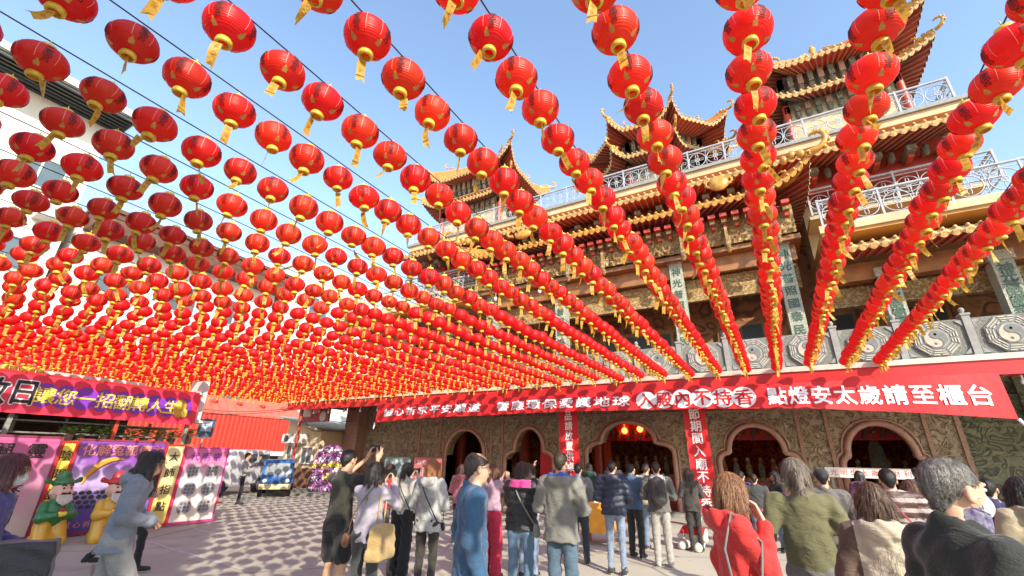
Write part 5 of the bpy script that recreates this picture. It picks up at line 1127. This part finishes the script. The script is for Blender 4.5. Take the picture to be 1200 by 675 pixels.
def person(x, y, h, face, label, top, bottom, hair=('short', (.012, .010, .009)), arms=('down', 'down'), stride=0.0, lean=0.0, head=(0, 0), res=.017, skin=(.52, .30, .20), shoes=(.03, .03, .03), female=False, mask=None, glasses=False, cap=None, seed=1, sink=0.0):
    rp = random.Random(seed); s = h / 1.7; o = empty('person', (x, y, -sink), R(face) - pi / 2, label, 'person'); sw = .165 if female else .188; hw = .088 if not female else .092
    LM = Matrix.Rotation(-lean, 4, 'X'); S = Matrix.Scale(s, 4)
    def up_(p): # lean the upper body about the hips
        q = LM @ Vector((p[0], p[1], p[2] - .92)); return np.array([q[0], q[1], q[2] + .92])
    J = {}
    for sd, nm, arm in ((1, 'R', arms[1]), (-1, 'L', arms[0])):
        e, w_, d, pl = ARMS[arm]; jt = rp.uniform(-.015, .015)
        J['sh' + nm] = up_((sd * sw, -.01, 1.388)); J['el' + nm] = up_((sd * (e[0] - (.02 if female else 0)), e[1] + jt, e[2])); J['wr' + nm] = up_((sd * (w_[0] - (.015 if female and w_[0] > .1 else 0)), w_[1] + jt, w_[2]))
        J['hd' + nm] = (np.array([sd * d[0], d[1], d[2]]), np.array([sd * pl[0], pl[1], pl[2]]))
        f = stride * sd; J['hip' + nm] = np.array([sd * hw, 0, .90]); foot = np.array([sd * (.10 + rp.uniform(-.01, .02)), .36 * f + rp.uniform(-.03, .03) * (1 if not stride else 0), .085 + (.10 if f < -.5 else 0)])
        kn = (J['hip' + nm] + foot) / 2 + [0, .035 + .10 * abs(f), .02]; J['kn' + nm] = kn; J['an' + nm] = foot
    H = up_((0, .025, 1.585)); HM = S @ Matrix.Translation(H) @ Matrix.Scale(.93, 4) @ Matrix.Rotation(R(head[0]), 4, 'Z') @ Matrix.Rotation(-R(head[1]) - lean * .4, 4, 'X')
    sk = skin_m(skin); tt, tc, hem = top[0], top[1], top[2] if len(top) > 2 else .84
    bt, bc = bottom
    # --- body: one continuous skin
    rb = max(res, .016) if bt != 'shorts' else min(res, .016); lo, hi = (-.62, -.75, -.01), (.62, .75, 1.62)
    a = SDF(lo, hi, rb); a.cap(up_((0, 0, 1.0)), up_((0, -.01, 1.36)), .105, .115, .06, fy=1.3, fx=.85).ell(up_((0, 0, 1.40)), (.15, .075, .06), .05).ell((0, 0, .92), (.135, .095, .10), .05).cap(up_((0, -.012, 1.39)), up_((0, .0, 1.52)), .058, .052, .03)
    for n in 'RL':
        a.cap(J['sh' + n], J['el' + n], .044, .036, .04).cap(J['el' + n], J['wr' + n], .036, .024, .02)
        q = 1.0 if bt == 'shorts' else .72
        a.cap(J['hip' + n], J['kn' + n], .078 * q, .052 * q, .05 * q).cap(J['kn' + n], J['an' + n] + [0, 0, .02], .050 * q, .034 * q, .03 * q).cap(J['an' + n], J['an' + n] + [0, .10, -.05], .034 * q, .03 * q, .02 * q)
        if bt == 'shorts': a.cap(J['kn' + n] + [0, -.015, -.10], J['kn' + n] + [0, -.02, -.22], .045, .04, .03)
    body = MB(); sdf_into(body, a, 0, S)
    hd, extra = head_parts(HM, sk, hair_m(hair[1], hair[2] if len(hair) > 2 else None) if hair else None, hair[0] if hair else None, max(.0055, min(.010, res * .55)), fab(mask) if mask else None, glasses, cap=fab(cap) if cap else None)
    body.merge(hd)
    for n, sd in (('R', 1), ('L', -1)):
        d, pl = J['hd' + n]; add_hand(body, (J['wr' + n] + d / np.linalg.norm(d) * .02) * s, LM.to_3x3() @ Vector(d), sd, LM.to_3x3() @ Vector(pl), s * (.95 if female else 1.03))
    body.build('body', [sk, LIPS, EYEW, EYED], o)
    for nm, mb, m in extra: mb.build(nm, m, o)
    # --- upper garment
    puff = tt == 'puffer'; ex = {'tee': .012, 'shirt': .018, 'jacket': .03, 'hoodie': .032, 'puffer': .05, 'coat': .035, 'vest': .04, 'top': .016}[tt]
    if female: ex -= .004
    a = SDF((-.66, -.70, hem - .06), (.66, .75, 1.60), res)
    a.cap(up_((0, 0, 1.02)), up_((0, -.01, 1.34)), .112 + ex, .118 + ex, .06, fy=1.3, fx=.82).ell(up_((0, -.005, 1.372)), (.160 + ex * .7, .082 + ex * .6, .062 + ex * .3), .05)
    wh = .128 + ex * 1.05 + (.012 if female else 0); flare = .022 if tt in ('coat', 'hoodie', 'jacket') else .008
    hc = np.array([0, 0, hem - .04]); hc[1] = -sin(lean) * 0
    a.cap(up_((0, -.005, 1.04)), hc, .112 + ex, wh + flare, .06, fy=1.25, fx=.86)
    a.cap(up_((0, -.018, 1.39)), up_((0, -.018, 1.437)), .078, .066, .03)
    for n in 'RL':
        r0, r1, r2 = .052 + ex * .75, .045 + ex * .7, .036 + ex * .55
        if tt == 'tee': a.cap(J['sh' + n], J['sh' + n] * .35 + J['el' + n] * .65, r0, r1 + .008, .05)
        elif tt == 'vest': a.ell(J['sh' + n], (.07, .07, .07), .04)
        else:
            a.cap(J['sh' + n], J['el' + n], r0, r1, .05).cap(J['el' + n], J['wr' + n], r1, r2, .025)
            dv = (J['wr' + n] - J['el' + n]); dv /= np.linalg.norm(dv)
    if tt in ('hoodie', 'coat') or len(top) > 3 and top[3] == 'hood':
        a.ell(up_((0, -.118, 1.425)), (.125, .060, .080), .03)
        for sx in (-1, 1): a.cap(up_((sx * .085, -.06, 1.45)), up_((sx * .055, .05, 1.39)), .036, .026, .03)
        a.ell(up_((0, -.10, 1.50)), (.085, .045, .05), .03, 'sub')
    elif tt in ('jacket', 'shirt', 'puffer', 'vest'):
        a.cap(up_((0, -.022, 1.41)), up_((0, -.022, 1.472)), .078, .069, .012)
        a.ell(up_((0, .075, 1.50)), (.09, .05, .055), .02, 'sub')
    a.cap(up_((0, -.012, 1.46)), up_((0, .0, 1.60)), .056, .075, .008, op='sub'); a.cut((0, 0, hem), (0, 0, -1))
    A = {'puffer': .004, 'hoodie': .0075, 'coat': .0075, 'jacket': .008, 'shirt': .007, 'tee': .005, 'vest': .004, 'top': .005}[tt]; p1, p2 = rp.uniform(0, 6), rp.uniform(0, 6)
    def folds(X, Y, Z):
        f = A * (np.sin(26 * Z + 9 * X * np.sin(p1) + 5 * np.sin(11 * X + p2) + p1) * np.sin(13 * X + 17 * Y + 6 * np.sin(7 * Z + p1)) + .6 * np.sin(47 * X + 21 * Z + 5 * np.sin(17 * Y + p2)) * np.sin(9 * Z + p2))
        f = f + A * .9 * np.sin(33 * X + 27 * Y + p2 + 3 * np.sin(6 * Z)) * np.clip((1.0 - Z) / .25, 0, 1)
        f = f - .005 * ((Z > hem + .005) & (Z < hem + .06)) if tt in ('hoodie', 'jacket') else f
        if puff: f = f - .013 * np.abs(np.sin(pi * (Z + .02 * np.sin(9 * X + p1)) / .095)) + .008
        return f
    a.warp(folds); g = MB()
    mats_ = [fab(tc, .45 if puff else .85, sheen=0 if puff else .15)]; pick = 0
    if len(top) > 4:   # a second cloth colour: hood, stripes, sleeve ...
        mats_.append(fab(top[4][1])); q = top[4][0]
        fn = {'hood': lambda C: (C[:, 2] > 1.40) & (np.abs(C[:, 0]) < .14) & (C[:, 1] < .06), 'collar': lambda C: (C[:, 2] > 1.455), 'stripes': lambda C: ((C[:, 2] / .095) % 1 > .62), 'sleeve': lambda C: (C[:, 0] < -.15), 'hem': lambda C: C[:, 2] < hem + .07, 'yoke': lambda C: C[:, 2] > 1.25}[q]
        pick = lambda C: fn(C / s).astype(int)
    if len(top) > 4: sdf_into(g, a, lambda C: fn(C).astype(int))
    else: sdf_into(g, a, 0)
    g.v = [(p[0] * s, p[1] * s, p[2] * s) for p in g.v]
    g.build({'tee': 't_shirt', 'shirt': 'shirt', 'jacket': 'jacket', 'hoodie': 'hooded_top', 'puffer': 'padded_jacket', 'coat': 'coat', 'vest': 'padded_vest', 'top': 'top'}[tt], mats_, o)
    # --- lower garment
    tr = {'jeans': (.092, .070, .058), 'slim': (.086, .060, .044), 'wide': (.100, .092, .092), 'shorts': (.105, .10, .10)}[bt]
    a = SDF((-.40, -.62, .0), (.40, .62, 1.08), max(res, .012)); a.ell((0, 0, .93), (.148, .108, .115), .05).cap((0, 0, 1.0), (0, 0, .94), .12, .13, .04, fy=1.3, fx=.9)
    for n in 'RL':
        if female: a.ell(J['hip' + n] + [0, -.03, .0], (.085, .085, .09), .04)
        if bt == 'shorts': a.cap(J['hip' + n], J['hip' + n] * .25 + J['kn' + n] * .75, tr[0], tr[1], .04)
        else: a.cap(J['hip' + n], J['kn' + n], tr[0], tr[1], .045).cap(J['kn' + n], J['an' + n] + [0, -.01, -.005], tr[1], tr[2], .025)
    a.warp(lambda X, Y, Z: .0055 * np.sin(40 * Z + 8 * np.sin(9 * X + p2) + 12 * Y) * np.sin(15 * X + 11 * Y + p1) + .004 * np.sin(70 * Z + 9 * X + p1) * np.clip((.35 - Z) / .2, 0, 1)); a.cut((0, 0, 1.04), (0, 0, 1)); g = MB(); sdf_into(g, a, 0); g.v = [(p[0] * s, p[1] * s, p[2] * s) for p in g.v]
    g.build('shorts' if bt == 'shorts' else 'trousers', fab(bc), o)
    for n in 'RL':
        f = J['an' + n]; a = SDF(f + [-.08, -.12, -.10], f + [.08, .23, .08], .010); t = -.35 if f[1] < -.2 and stride else 0
        a.cap((f[0], f[1] - .035, f[2] - .035), (f[0], f[1] + .15, f[2] - .045), .046, .040, .02, fx=1.05).cap(f + [0, -.01, -.02], f + [0, -.005, .02], .045, .046, .02)
        a.cut((0, 0, f[2] - .083), (0, 0, -1)); g = MB(); sdf_into(g, a, lambda C: (C[:, 2] < f[2] - .06).astype(int)); g.v = [(p[0] * s, p[1] * s, p[2] * s) for p in g.v]; g.build('shoe', [fab(shoes), mat('shoe_sole', (.55, .53, .50), .7)], o)
    return dict(o=o, J=J, s=s, LM=LM, up=up_, wm=Matrix.Translation(o.location) @ Matrix.Rotation(o.rotation_euler.z, 4, 'Z') @ S)
def held(P, name, mb, mats, label, cat, group=None, strap=None):
    """a thing carried by a person, modelled in the figure's frame but standing free as its own object"""
    c = np.mean(np.array(mb.v), 0); loc = P['wm'] @ Vector(c); o = empty(name, loc, 0, label, cat, group); Wm = Matrix.Translation(-loc) @ P['wm']
    mb.v = [tuple(Wm @ Vector(p)) for p in mb.v]; mb.build({'phone': 'casing', 'tote_bag': 'bag_body', 'shoulder_bag': 'bag_body', 'backpack': 'pack'}[name], mats, o)
    if strap is not None: strap.v = [tuple(Wm @ Vector(p)) for p in strap.v]; strap.build('strap', mats, o)
    return o
def phone(P, lab, up=0.0):
    c = (P['J']['wrR'] + P['J']['wrL']) / 2 + [0, .03, .13 + up]; b = MB(); b.box(c[0] - .08, c[0] + .08, c[1] - .005, c[1] + .005, c[2] - .04, c[2] + .04); held(P, 'phone', b, BLACKINK, lab, 'phone')
def sack(c, w_, d, h, res=.014, folds=.006):
    a = SDF((c[0] - w_, c[1] - d - .06, c[2] - h), (c[0] + w_, c[1] + d + .06, c[2] + h), res); a.cap((c[0], c[1], c[2] + h * .28), (c[0], c[1], c[2] - h * .28), w_ * .42, w_ * .5, .02, fy=w_ / d).warp(lambda X, Y, Z: folds * np.sin(34 * X + 12 * Z) * np.sin(29 * Z + 9 * Y)); b = MB(); sdf_into(b, a); return b
def tote(c, dx, dy, dz, res=.011):
    c = np.array(c, float); a = SDF(c - [dx + .06, dy + .06, dz + .06], c + [dx + .06, dy + .06, dz + .06], res); a.box(c, (dx, dy, dz), .025)
    a.warp(lambda X, Y, Z: .010 * np.sin(21 * Y + 9 * Z) * np.sin(15 * Z + 5 * X) + .10 * np.clip((Z - c[2]) / dz, -1, 1) * .18 + .004 * np.sin(60 * Z + 20 * Y)); b = MB(); sdf_into(b, a); return b
def cross_strap(P, side, drop=.95, r=.010):
    """strap from one shoulder over chest and back down to the opposite hip"""
    p = [(-side * .09, .03, 1.475), (-side * .02, .155, 1.33), (side * .10, .175, 1.14), (side * .19, .08, drop), (side * .19, -.08, drop), (side * .10, -.175, 1.14), (-side * .02, -.165, 1.33), (-side * .09, -.05, 1.48)]
    q = [P['up'](k) for k in p]; out = []
    n = len(q)
    for i in range(n):
        a, b, c, d = q[i - 1], q[i], q[(i + 1) % n], q[(i + 2) % n]
        for t in (0, .25, .5, .75): out.append(.5 * (2 * b + (c - a) * t + (2 * a - 5 * b + 4 * c - d) * t * t + (3 * b - a - 3 * c + d) * t ** 3))
    b = MB(); b.tube(out, r, 5, closed=True, cap=False, flat=.4); return b
def cross_bag(P, side, col_, lab, size=(.11, .045, .09), y=0.0, drop=.93):
    c = P['up']((side * .235, y, drop - .06)); held(P, 'shoulder_bag', sack(c, size[0], size[1], size[2], .010, .003), fab(col_, .5), lab, 'bag', strap=cross_strap(P, side, drop))
BLK, BRN, DBR = (.010, .009, .008), (.10, .045, .018), (.03, .016, .010)
JEAN, LJEAN, DJEAN = (.06, .11, .20), (.26, .34, .46), (.03, .045, .07)

# --- left of the square
p = person(-4.75, 1.16, 1.63, 66, 'woman at the left edge in an indigo jacket and white mask holding a dark bag', ('jacket', (.05, .05, .24), .82), ('jeans', (.02, .02, .03)), ('bob', (.05, .012, .012)), ('hold', 'fore'), res=.012, female=True, mask=(.72, .73, .76), seed=3)
held(p, 'tote_bag', tote((.30, .20, .93), .10, .27, .24), fab((.02, .02, .028), .6), 'large sagging black bag held by the masked woman at the left edge', 'bag')
p = person(-5.56, 2.28, 1.67, 62, 'young woman striding past in a pale grey hooded top and light grey trousers', ('hoodie', (.22, .25, .32), .80), ('wide', (.32, .325, .32)), ('shoulder', BLK), ('hold', 'hold'), stride=.55, lean=.12, head=(-12, -6), res=.012, female=True, shoes=(.5, .5, .5), seed=4)
person(-8.75, 3.62, 1.66, 48, 'person in black mostly hidden behind the striding woman in grey', ('jacket', (.02, .02, .025), .84), ('slim', (.012, .012, .014)), ('short', BLK), ('hold', 'hold'), stride=1.0, res=.016, shoes=(.02, .02, .02), seed=5)
# --- group with raised phones
p = person(-4.52, 3.98, 1.73, 92, 'man in dark olive t-shirt and black shorts raising his phone', ('tee', (.035, .034, .022), .84), ('shorts', (.012, .012, .014)), ('short', BLK), ('raise', 'raise'), res=.012, seed=6, skin=(.50, .30, .19)); phone(p, 'phone raised by the man in shorts')
p = person(-3.98, 3.92, 1.60, 104, 'long-haired woman in a lilac-white top and dark jeans carrying a tan tote', ('shirt', (.52, .47, .56), .86), ('slim', (.05, .055, .055)), ('shoulder', BLK), ('phone', 'phone'), res=.012, female=True, seed=7); phone(p, 'phone held up by the woman with the tan tote')
held(p, 'tote_bag', tote((.245, -.09, .90), .085, .17, .17), fab((.58, .40, .16)), 'tan cloth tote bag on the shoulder of the woman in lilac white', 'bag', strap=(lambda b: (b.tube([(.15, -.06, 1.05), (.16, -.07, 1.30), (.14, -.02, 1.47), (.17, .06, 1.36), (.23, -.06, 1.05)], .010, 5), b)[1])(MB()))
cross_bag(p, -1, (.22, .08, .03), 'small brown leather bag slung at the left hip of the woman in lilac white', y=-.06)
p = person(-6.57, 6.85, 1.52, 35, 'girl in a red padded vest and grey trousers beyond the raised phones', ('vest', (.55, .03, .04), .84), ('jeans', (.14, .13, .13)), ('pony', DBR), ('hold', 'hold'), female=True, seed=8)
p = person(-5.16, 5.77, 1.57, 108, 'woman in a cream white top and black wide trousers with a cross-body strap', ('shirt', (.58, .55, .48), .90), ('wide', (.013, .013, .014)), ('pony', BLK), ('phone', 'phone'), res=.014, female=True, shoes=(.55, .52, .5), seed=9); phone(p, 'phone held up by the woman in black wide trousers'); cross_bag(p, 1, (.02, .02, .02), 'small black bag at the hip of the woman in black wide trousers')
p = person(-4.11, 5.10, 1.63, 100, 'woman with orange-brown hair in a light grey hooded top and dark leggings', ('hoodie', (.50, .51, .50), .80), ('slim', (.045, .04, .032)), ('bob', (.22, .075, .025), (.40, .17, .06)), ('hold', 'hold'), res=.013, female=True, seed=10); cross_bag(p, 1, (.015, .015, .018), 'small black pouch on a strap at the side of the orange-haired woman', (.07, .035, .09))
person(-5.98, 8.44, 1.52, 100, 'woman in a pink top standing before the dark doorway', ('hoodie', (.58, .18, .20), .84), ('jeans', DJEAN), ('long', (.04, .015, .01)), ('hold', 'hold'), female=True, seed=11)
# --- middle
p = person(-2.09, 3.13, 1.71, 44, 'balding man in profile wearing a long blue denim jacket and glasses', ('jacket', (.035, .11, .22), .74), ('jeans', (.03, .035, .05)), ('bald', (.03, .022, .018)), ('down', 'down'), res=.010, glasses=True, head=(4, 0), seed=12, skin=(.56, .33, .22))
p = person(-3.96, 6.45, 1.58, 86, 'woman with brown bob in a lilac pink top and bright red trousers', ('shirt', (.56, .36, .46), .98), ('wide', (.62, .02, .07)), ('bob', (.08, .03, .015)), ('phone', 'phone'), res=.015, female=True, seed=13)
p = person(-3.52, 6.85, 1.60, 96, 'woman in a beige jacket and faded jeans with one arm lifted', ('jacket', (.55, .47, .36), .90), ('jeans', LJEAN), ('shoulder', DBR), ('raise', 'hold'), res=.016, female=True, seed=14)
p = person(-2.84, 5.34, 1.63, 104, 'woman in a shiny black jacket with a hot pink hood and blue jeans', ('puffer', (.018, .018, .022), .90, 'hood', ('hood', (.72, .06, .30))), ('slim', (.14, .25, .38)), ('shoulder', DBR), ('phone', 'phone'), res=.012, female=True, shoes=(.5, .48, .48), seed=15); phone(p, 'phone held up by the woman with the pink hood'); cross_bag(p, 1, (.30, .28, .25), 'grey pouch hanging behind the woman with the pink hood', (.10, .04, .12), -.16, .98)
p = person(-2.22, 5.14, 1.75, 96, 'man in a grey hooded jacket over a bright blue collar and jeans', ('jacket', (.24, .23, .20), .80, 'hood', ('collar', (.03, .13, .52))), ('jeans', (.10, .17, .24)), ('short', (.035, .022, .014)), ('hold', 'hold'), res=.012, seed=16)
person(-3.17, 8.15, 1.60, 100, 'person in a plain grey jacket glimpsed beyond the blue-collared man', ('jacket', (.30, .30, .29), .82), ('jeans', DJEAN), ('short', BLK), ('hold', 'hold'), seed=17)
person(-2.42, 7.80, 1.67, 96, 'person in a navy quilted jacket and pale blue jeans', ('puffer', (.022, .032, .07), .86, 'hood'), ('slim', LJEAN), ('short', BLK), ('hold', 'hold'), res=.013, shoes=(.04, .04, .04), seed=18)
person(-2.48, 9.24, 1.62, 80, 'person in a blue denim jacket standing just past the navy quilted jacket', ('jacket', (.09, .17, .28), .86), ('jeans', (.03, .03, .035)), ('short', BLK), ('hold', 'hold'), seed=19)
p = person(-2.44, 10.28, 1.62, 88, 'man in a cream jacket and blue jeans with a thin dark strap', ('jacket', (.62, .55, .40), .86), ('jeans', (.20, .28, .40)), ('short', (.05, .04, .035)), ('pray', 'pray'), seed=20, shoes=(.06, .05, .05)); cross_bag(p, -1, (.02, .02, .02), 'small black bag of the man in the cream jacket')
p = person(-1.91, 8.83, 1.66, 104, 'person in a grey jacket with white hood and pale trousers wearing a black backpack', ('hoodie', (.16, .15, .14), .86, 'hood', ('hood', (.62, .60, .56))), ('jeans', (.46, .44, .40)), ('short', DBR), ('hold', 'hold'), res=.013, shoes=(.62, .6, .58), seed=21)
b = sack((0, -.22, 1.22), .30, .16, .42, .012, .004); st = MB()
for sx in (-1, 1): st.tube([(sx * .10, -.16, 1.36), (sx * .12, -.06, 1.50), (sx * .13, .12, 1.38), (sx * .15, .10, 1.15), (sx * .14, -.14, 1.06)], .016, 5, flat=.5)
held(p, 'backpack', b, fab((.03, .022, .02), .6), 'dark backpack on the person with pale trousers', 'backpack', strap=st)
person(-1.62, 10.6, 1.55, 110, 'woman with long wavy hair in a dark patterned top beside the right vertical banner', ('top', (.07, .055, .05), .80), ('slim', (.03, .028, .028)), ('long', (.03, .02, .015)), ('hold', 'hold'), female=True, seed=22)
# --- right
p = person(-.29, 3.42, 1.61, 18, 'brown-haired woman in a bright red hooded jacket with her hand at her mask', ('jacket', (.70, .028, .025), .74, 'hood'), ('jeans', DJEAN), ('bob', (.15, .065, .028), (.30, .15, .07)), ('down', 'chin'), res=.010, female=True, mask=(.62, .50, .42), head=(16, 4), seed=23, skin=(.58, .36, .26))
held(p, 'tote_bag', tote((.27, -.04, .86), .06, .17, .20), fab((.22, .23, .22)), 'grey cloth tote on the shoulder of the woman in red', 'bag', strap=(lambda b: (b.tube([(.26, -.10, 1.04), (.265, -.13, 1.28), (.16, -.04, 1.475), (.215, .10, 1.32), (.27, .04, 1.04)], .008, 5), b)[1])(MB()))
p = person(.14, 4.40, 1.72, 96, 'tall person with grey ponytail in an olive green jacket seen from behind', ('shirt', (.16, .155, .07), .78), ('wide', (.20, .19, .18)), ('pony', (.12, .095, .07), (.27, .23, .18)), ('loose', 'loose'), res=.011, lean=.04, seed=24)
person(-.64, 10.87, 1.52, 80, 'person in a royal blue jacket near the arch right of the vertical banner', ('jacket', (.03, .06, .32), .84), ('jeans', DJEAN), ('short', BLK), ('hold', 'hold'), female=True, seed=25)
person(-.40, 10.6, 1.48, 96, 'short person in a charcoal jacket with a red hem and blue jeans', ('jacket', (.06, .062, .06), .92, '', ('hem', (.50, .04, .08))), ('jeans', (.14, .24, .34)), ('short', DBR), ('down', 'down'), seed=26)
person(-.02, 11.6, 1.52, 215, 'woman in a black jacket and red mask facing the square', ('jacket', (.02, .02, .024), .84), ('jeans', LJEAN), ('shoulder', BLK), ('hold', 'hold'), female=True, mask=(.55, .05, .06), seed=27)
person(.50, 7.09, 1.63, 92, 'person in a dark cap and mottled grey jacket ahead of the olive jacket', ('jacket', (.16, .15, .14), .84), ('jeans', (.10, .10, .11)), ('short', BLK), ('down', 'hold'), cap=(.03, .03, .035), seed=28)
p = person(.52, 3.85, 1.57, 84, 'girl with long dark brown hair in a cream top with a brown sleeve', ('hoodie', (.62, .53, .40), .80, '', ('sleeve', (.14, .085, .06))), ('jeans', (.12, .11, .11)), ('long', (.045, .022, .013), (.13, .07, .04)), ('hold', 'hold'), res=.011, female=True, head=(8, 0), seed=29)
p = person(1.02, 6.27, 1.65, 92, 'man in a brown and white striped quilted jacket with a red cross-body bag', ('puffer', (.10, .05, .045), .84, '', ('stripes', (.50, .42, .38))), ('jeans', (.04, .03, .03)), ('short', BLK), ('hold', 'hold'), res=.013, seed=30); cross_bag(p, 1, (.60, .03, .03), 'bright red bag on the hip of the man in stripes', (.12, .05, .11), -.02)
person(1.46, 7.72, 1.52, 110, 'woman in a faded red coat beyond the striped jacket', ('coat', (.42, .08, .07), .70), ('slim', BLK), ('bob', (.08, .035, .02)), ('hold', 'hold'), female=True, seed=31)
p = person(.565, 2.42, 1.71, 20, 'grey-haired man in a black leather jacket close to the camera at lower right', ('jacket', (.018, .022, .018), .78), ('jeans', DJEAN), ('short', (.04, .036, .033), (.24, .225, .20)), ('down', 'down'), res=.009, mask=(.70, .72, .74), head=(4, 0), seed=32, skin=(.60, .34, .22))
s_ = MB(); sc_ = SDF((-.15, -.15, 1.36), (.15, .17, 1.58), .008); sc_.cap((0, .03, 1.445), (0, .035, 1.465), .068, .066, .02).ell((0, .01, 1.56), (.060, .07, .08), .01, 'sub').ell((0, -.09, 1.48), (.2, .07, .1), .01, 'sub'); sdf_into(s_, sc_); s_.v = [tuple(k * 1.75 / 1.7 for k in q) for q in s_.v]; s_.build('scarf', mat('plaid_scarf', (.03, .02, .09), .9, .5, 60, (.22, .20, .26)), p['o'])
person(1.74, 5.46, 1.61, 100, 'black-haired woman in a beige hooded coat at the right edge', ('coat', (.50, .42, .28), .62), ('slim', BLK), ('shoulder', BLK), ('hold', 'hold'), res=.013, female=True, seed=33)
person(1.90, 6.75, 1.58, 70, 'person in a dark blue jacket between the grey-haired man and the beige coat', ('jacket', (.03, .035, .13), .84), ('jeans', DJEAN), ('short', BLK), ('down', 'down'), seed=34)
person(-16.15, 9.75, 1.66, 60, 'man in a pale grey shirt and black trousers by the parked van', ('shirt', (.42, .42, .43), .86), ('slim', (.013, .013, .014)), ('short', DBR), ('phone', 'hold'), seed=35)
# --- worshippers close to the arches
for i, (x, y, h, f, lab, tc, bc, hs, fem) in enumerate([
    (-5.55, 12.9, 1.62, 92, 'worshipper in a maroon jacket at the long altar table', (.20, .03, .04), DJEAN, 'short', False),
    (-4.75, 13.1, 1.58, 88, 'worshipper in a dark green coat at the long altar table', (.03, .07, .05), BLK, 'bob', True),
    (-3.9, 12.7, 1.66, 95, 'worshipper in a charcoal jacket right of the long altar table', (.05, .05, .055), DJEAN, 'short', False),
    (-8.3, 12.6, 1.60, 80, 'woman in a white jacket near the left doorway', (.60, .58, .55), LJEAN, 'long', True),
    (-9.2, 11.4, 1.64, 70, 'man in a brown jacket near the bronze incense burner', (.14, .08, .045), DJEAN, 'short', False),
    (.35, 12.9, 1.60, 92, 'person in a mustard jacket under the arch right of the vertical banner', (.45, .26, .05), BLK, 'short', False),
    (1.55, 12.4, 1.57, 90, 'woman in a plum coat walking to the service counter', (.16, .04, .12), BLK, 'shoulder', True),
    (2.7, 13.4, 1.66, 95, 'man in a slate jacket at the service counter', (.09, .11, .13), DJEAN, 'short', False)]):
    person(x, y, h, f, lab, ('jacket' if not fem else 'coat', tc, .84 if not fem else .72), ('jeans', bc), (hs, BLK), ('pray', 'pray') if i < 3 else ('hold', 'down'), res=.02, female=fem, seed=50 + i)
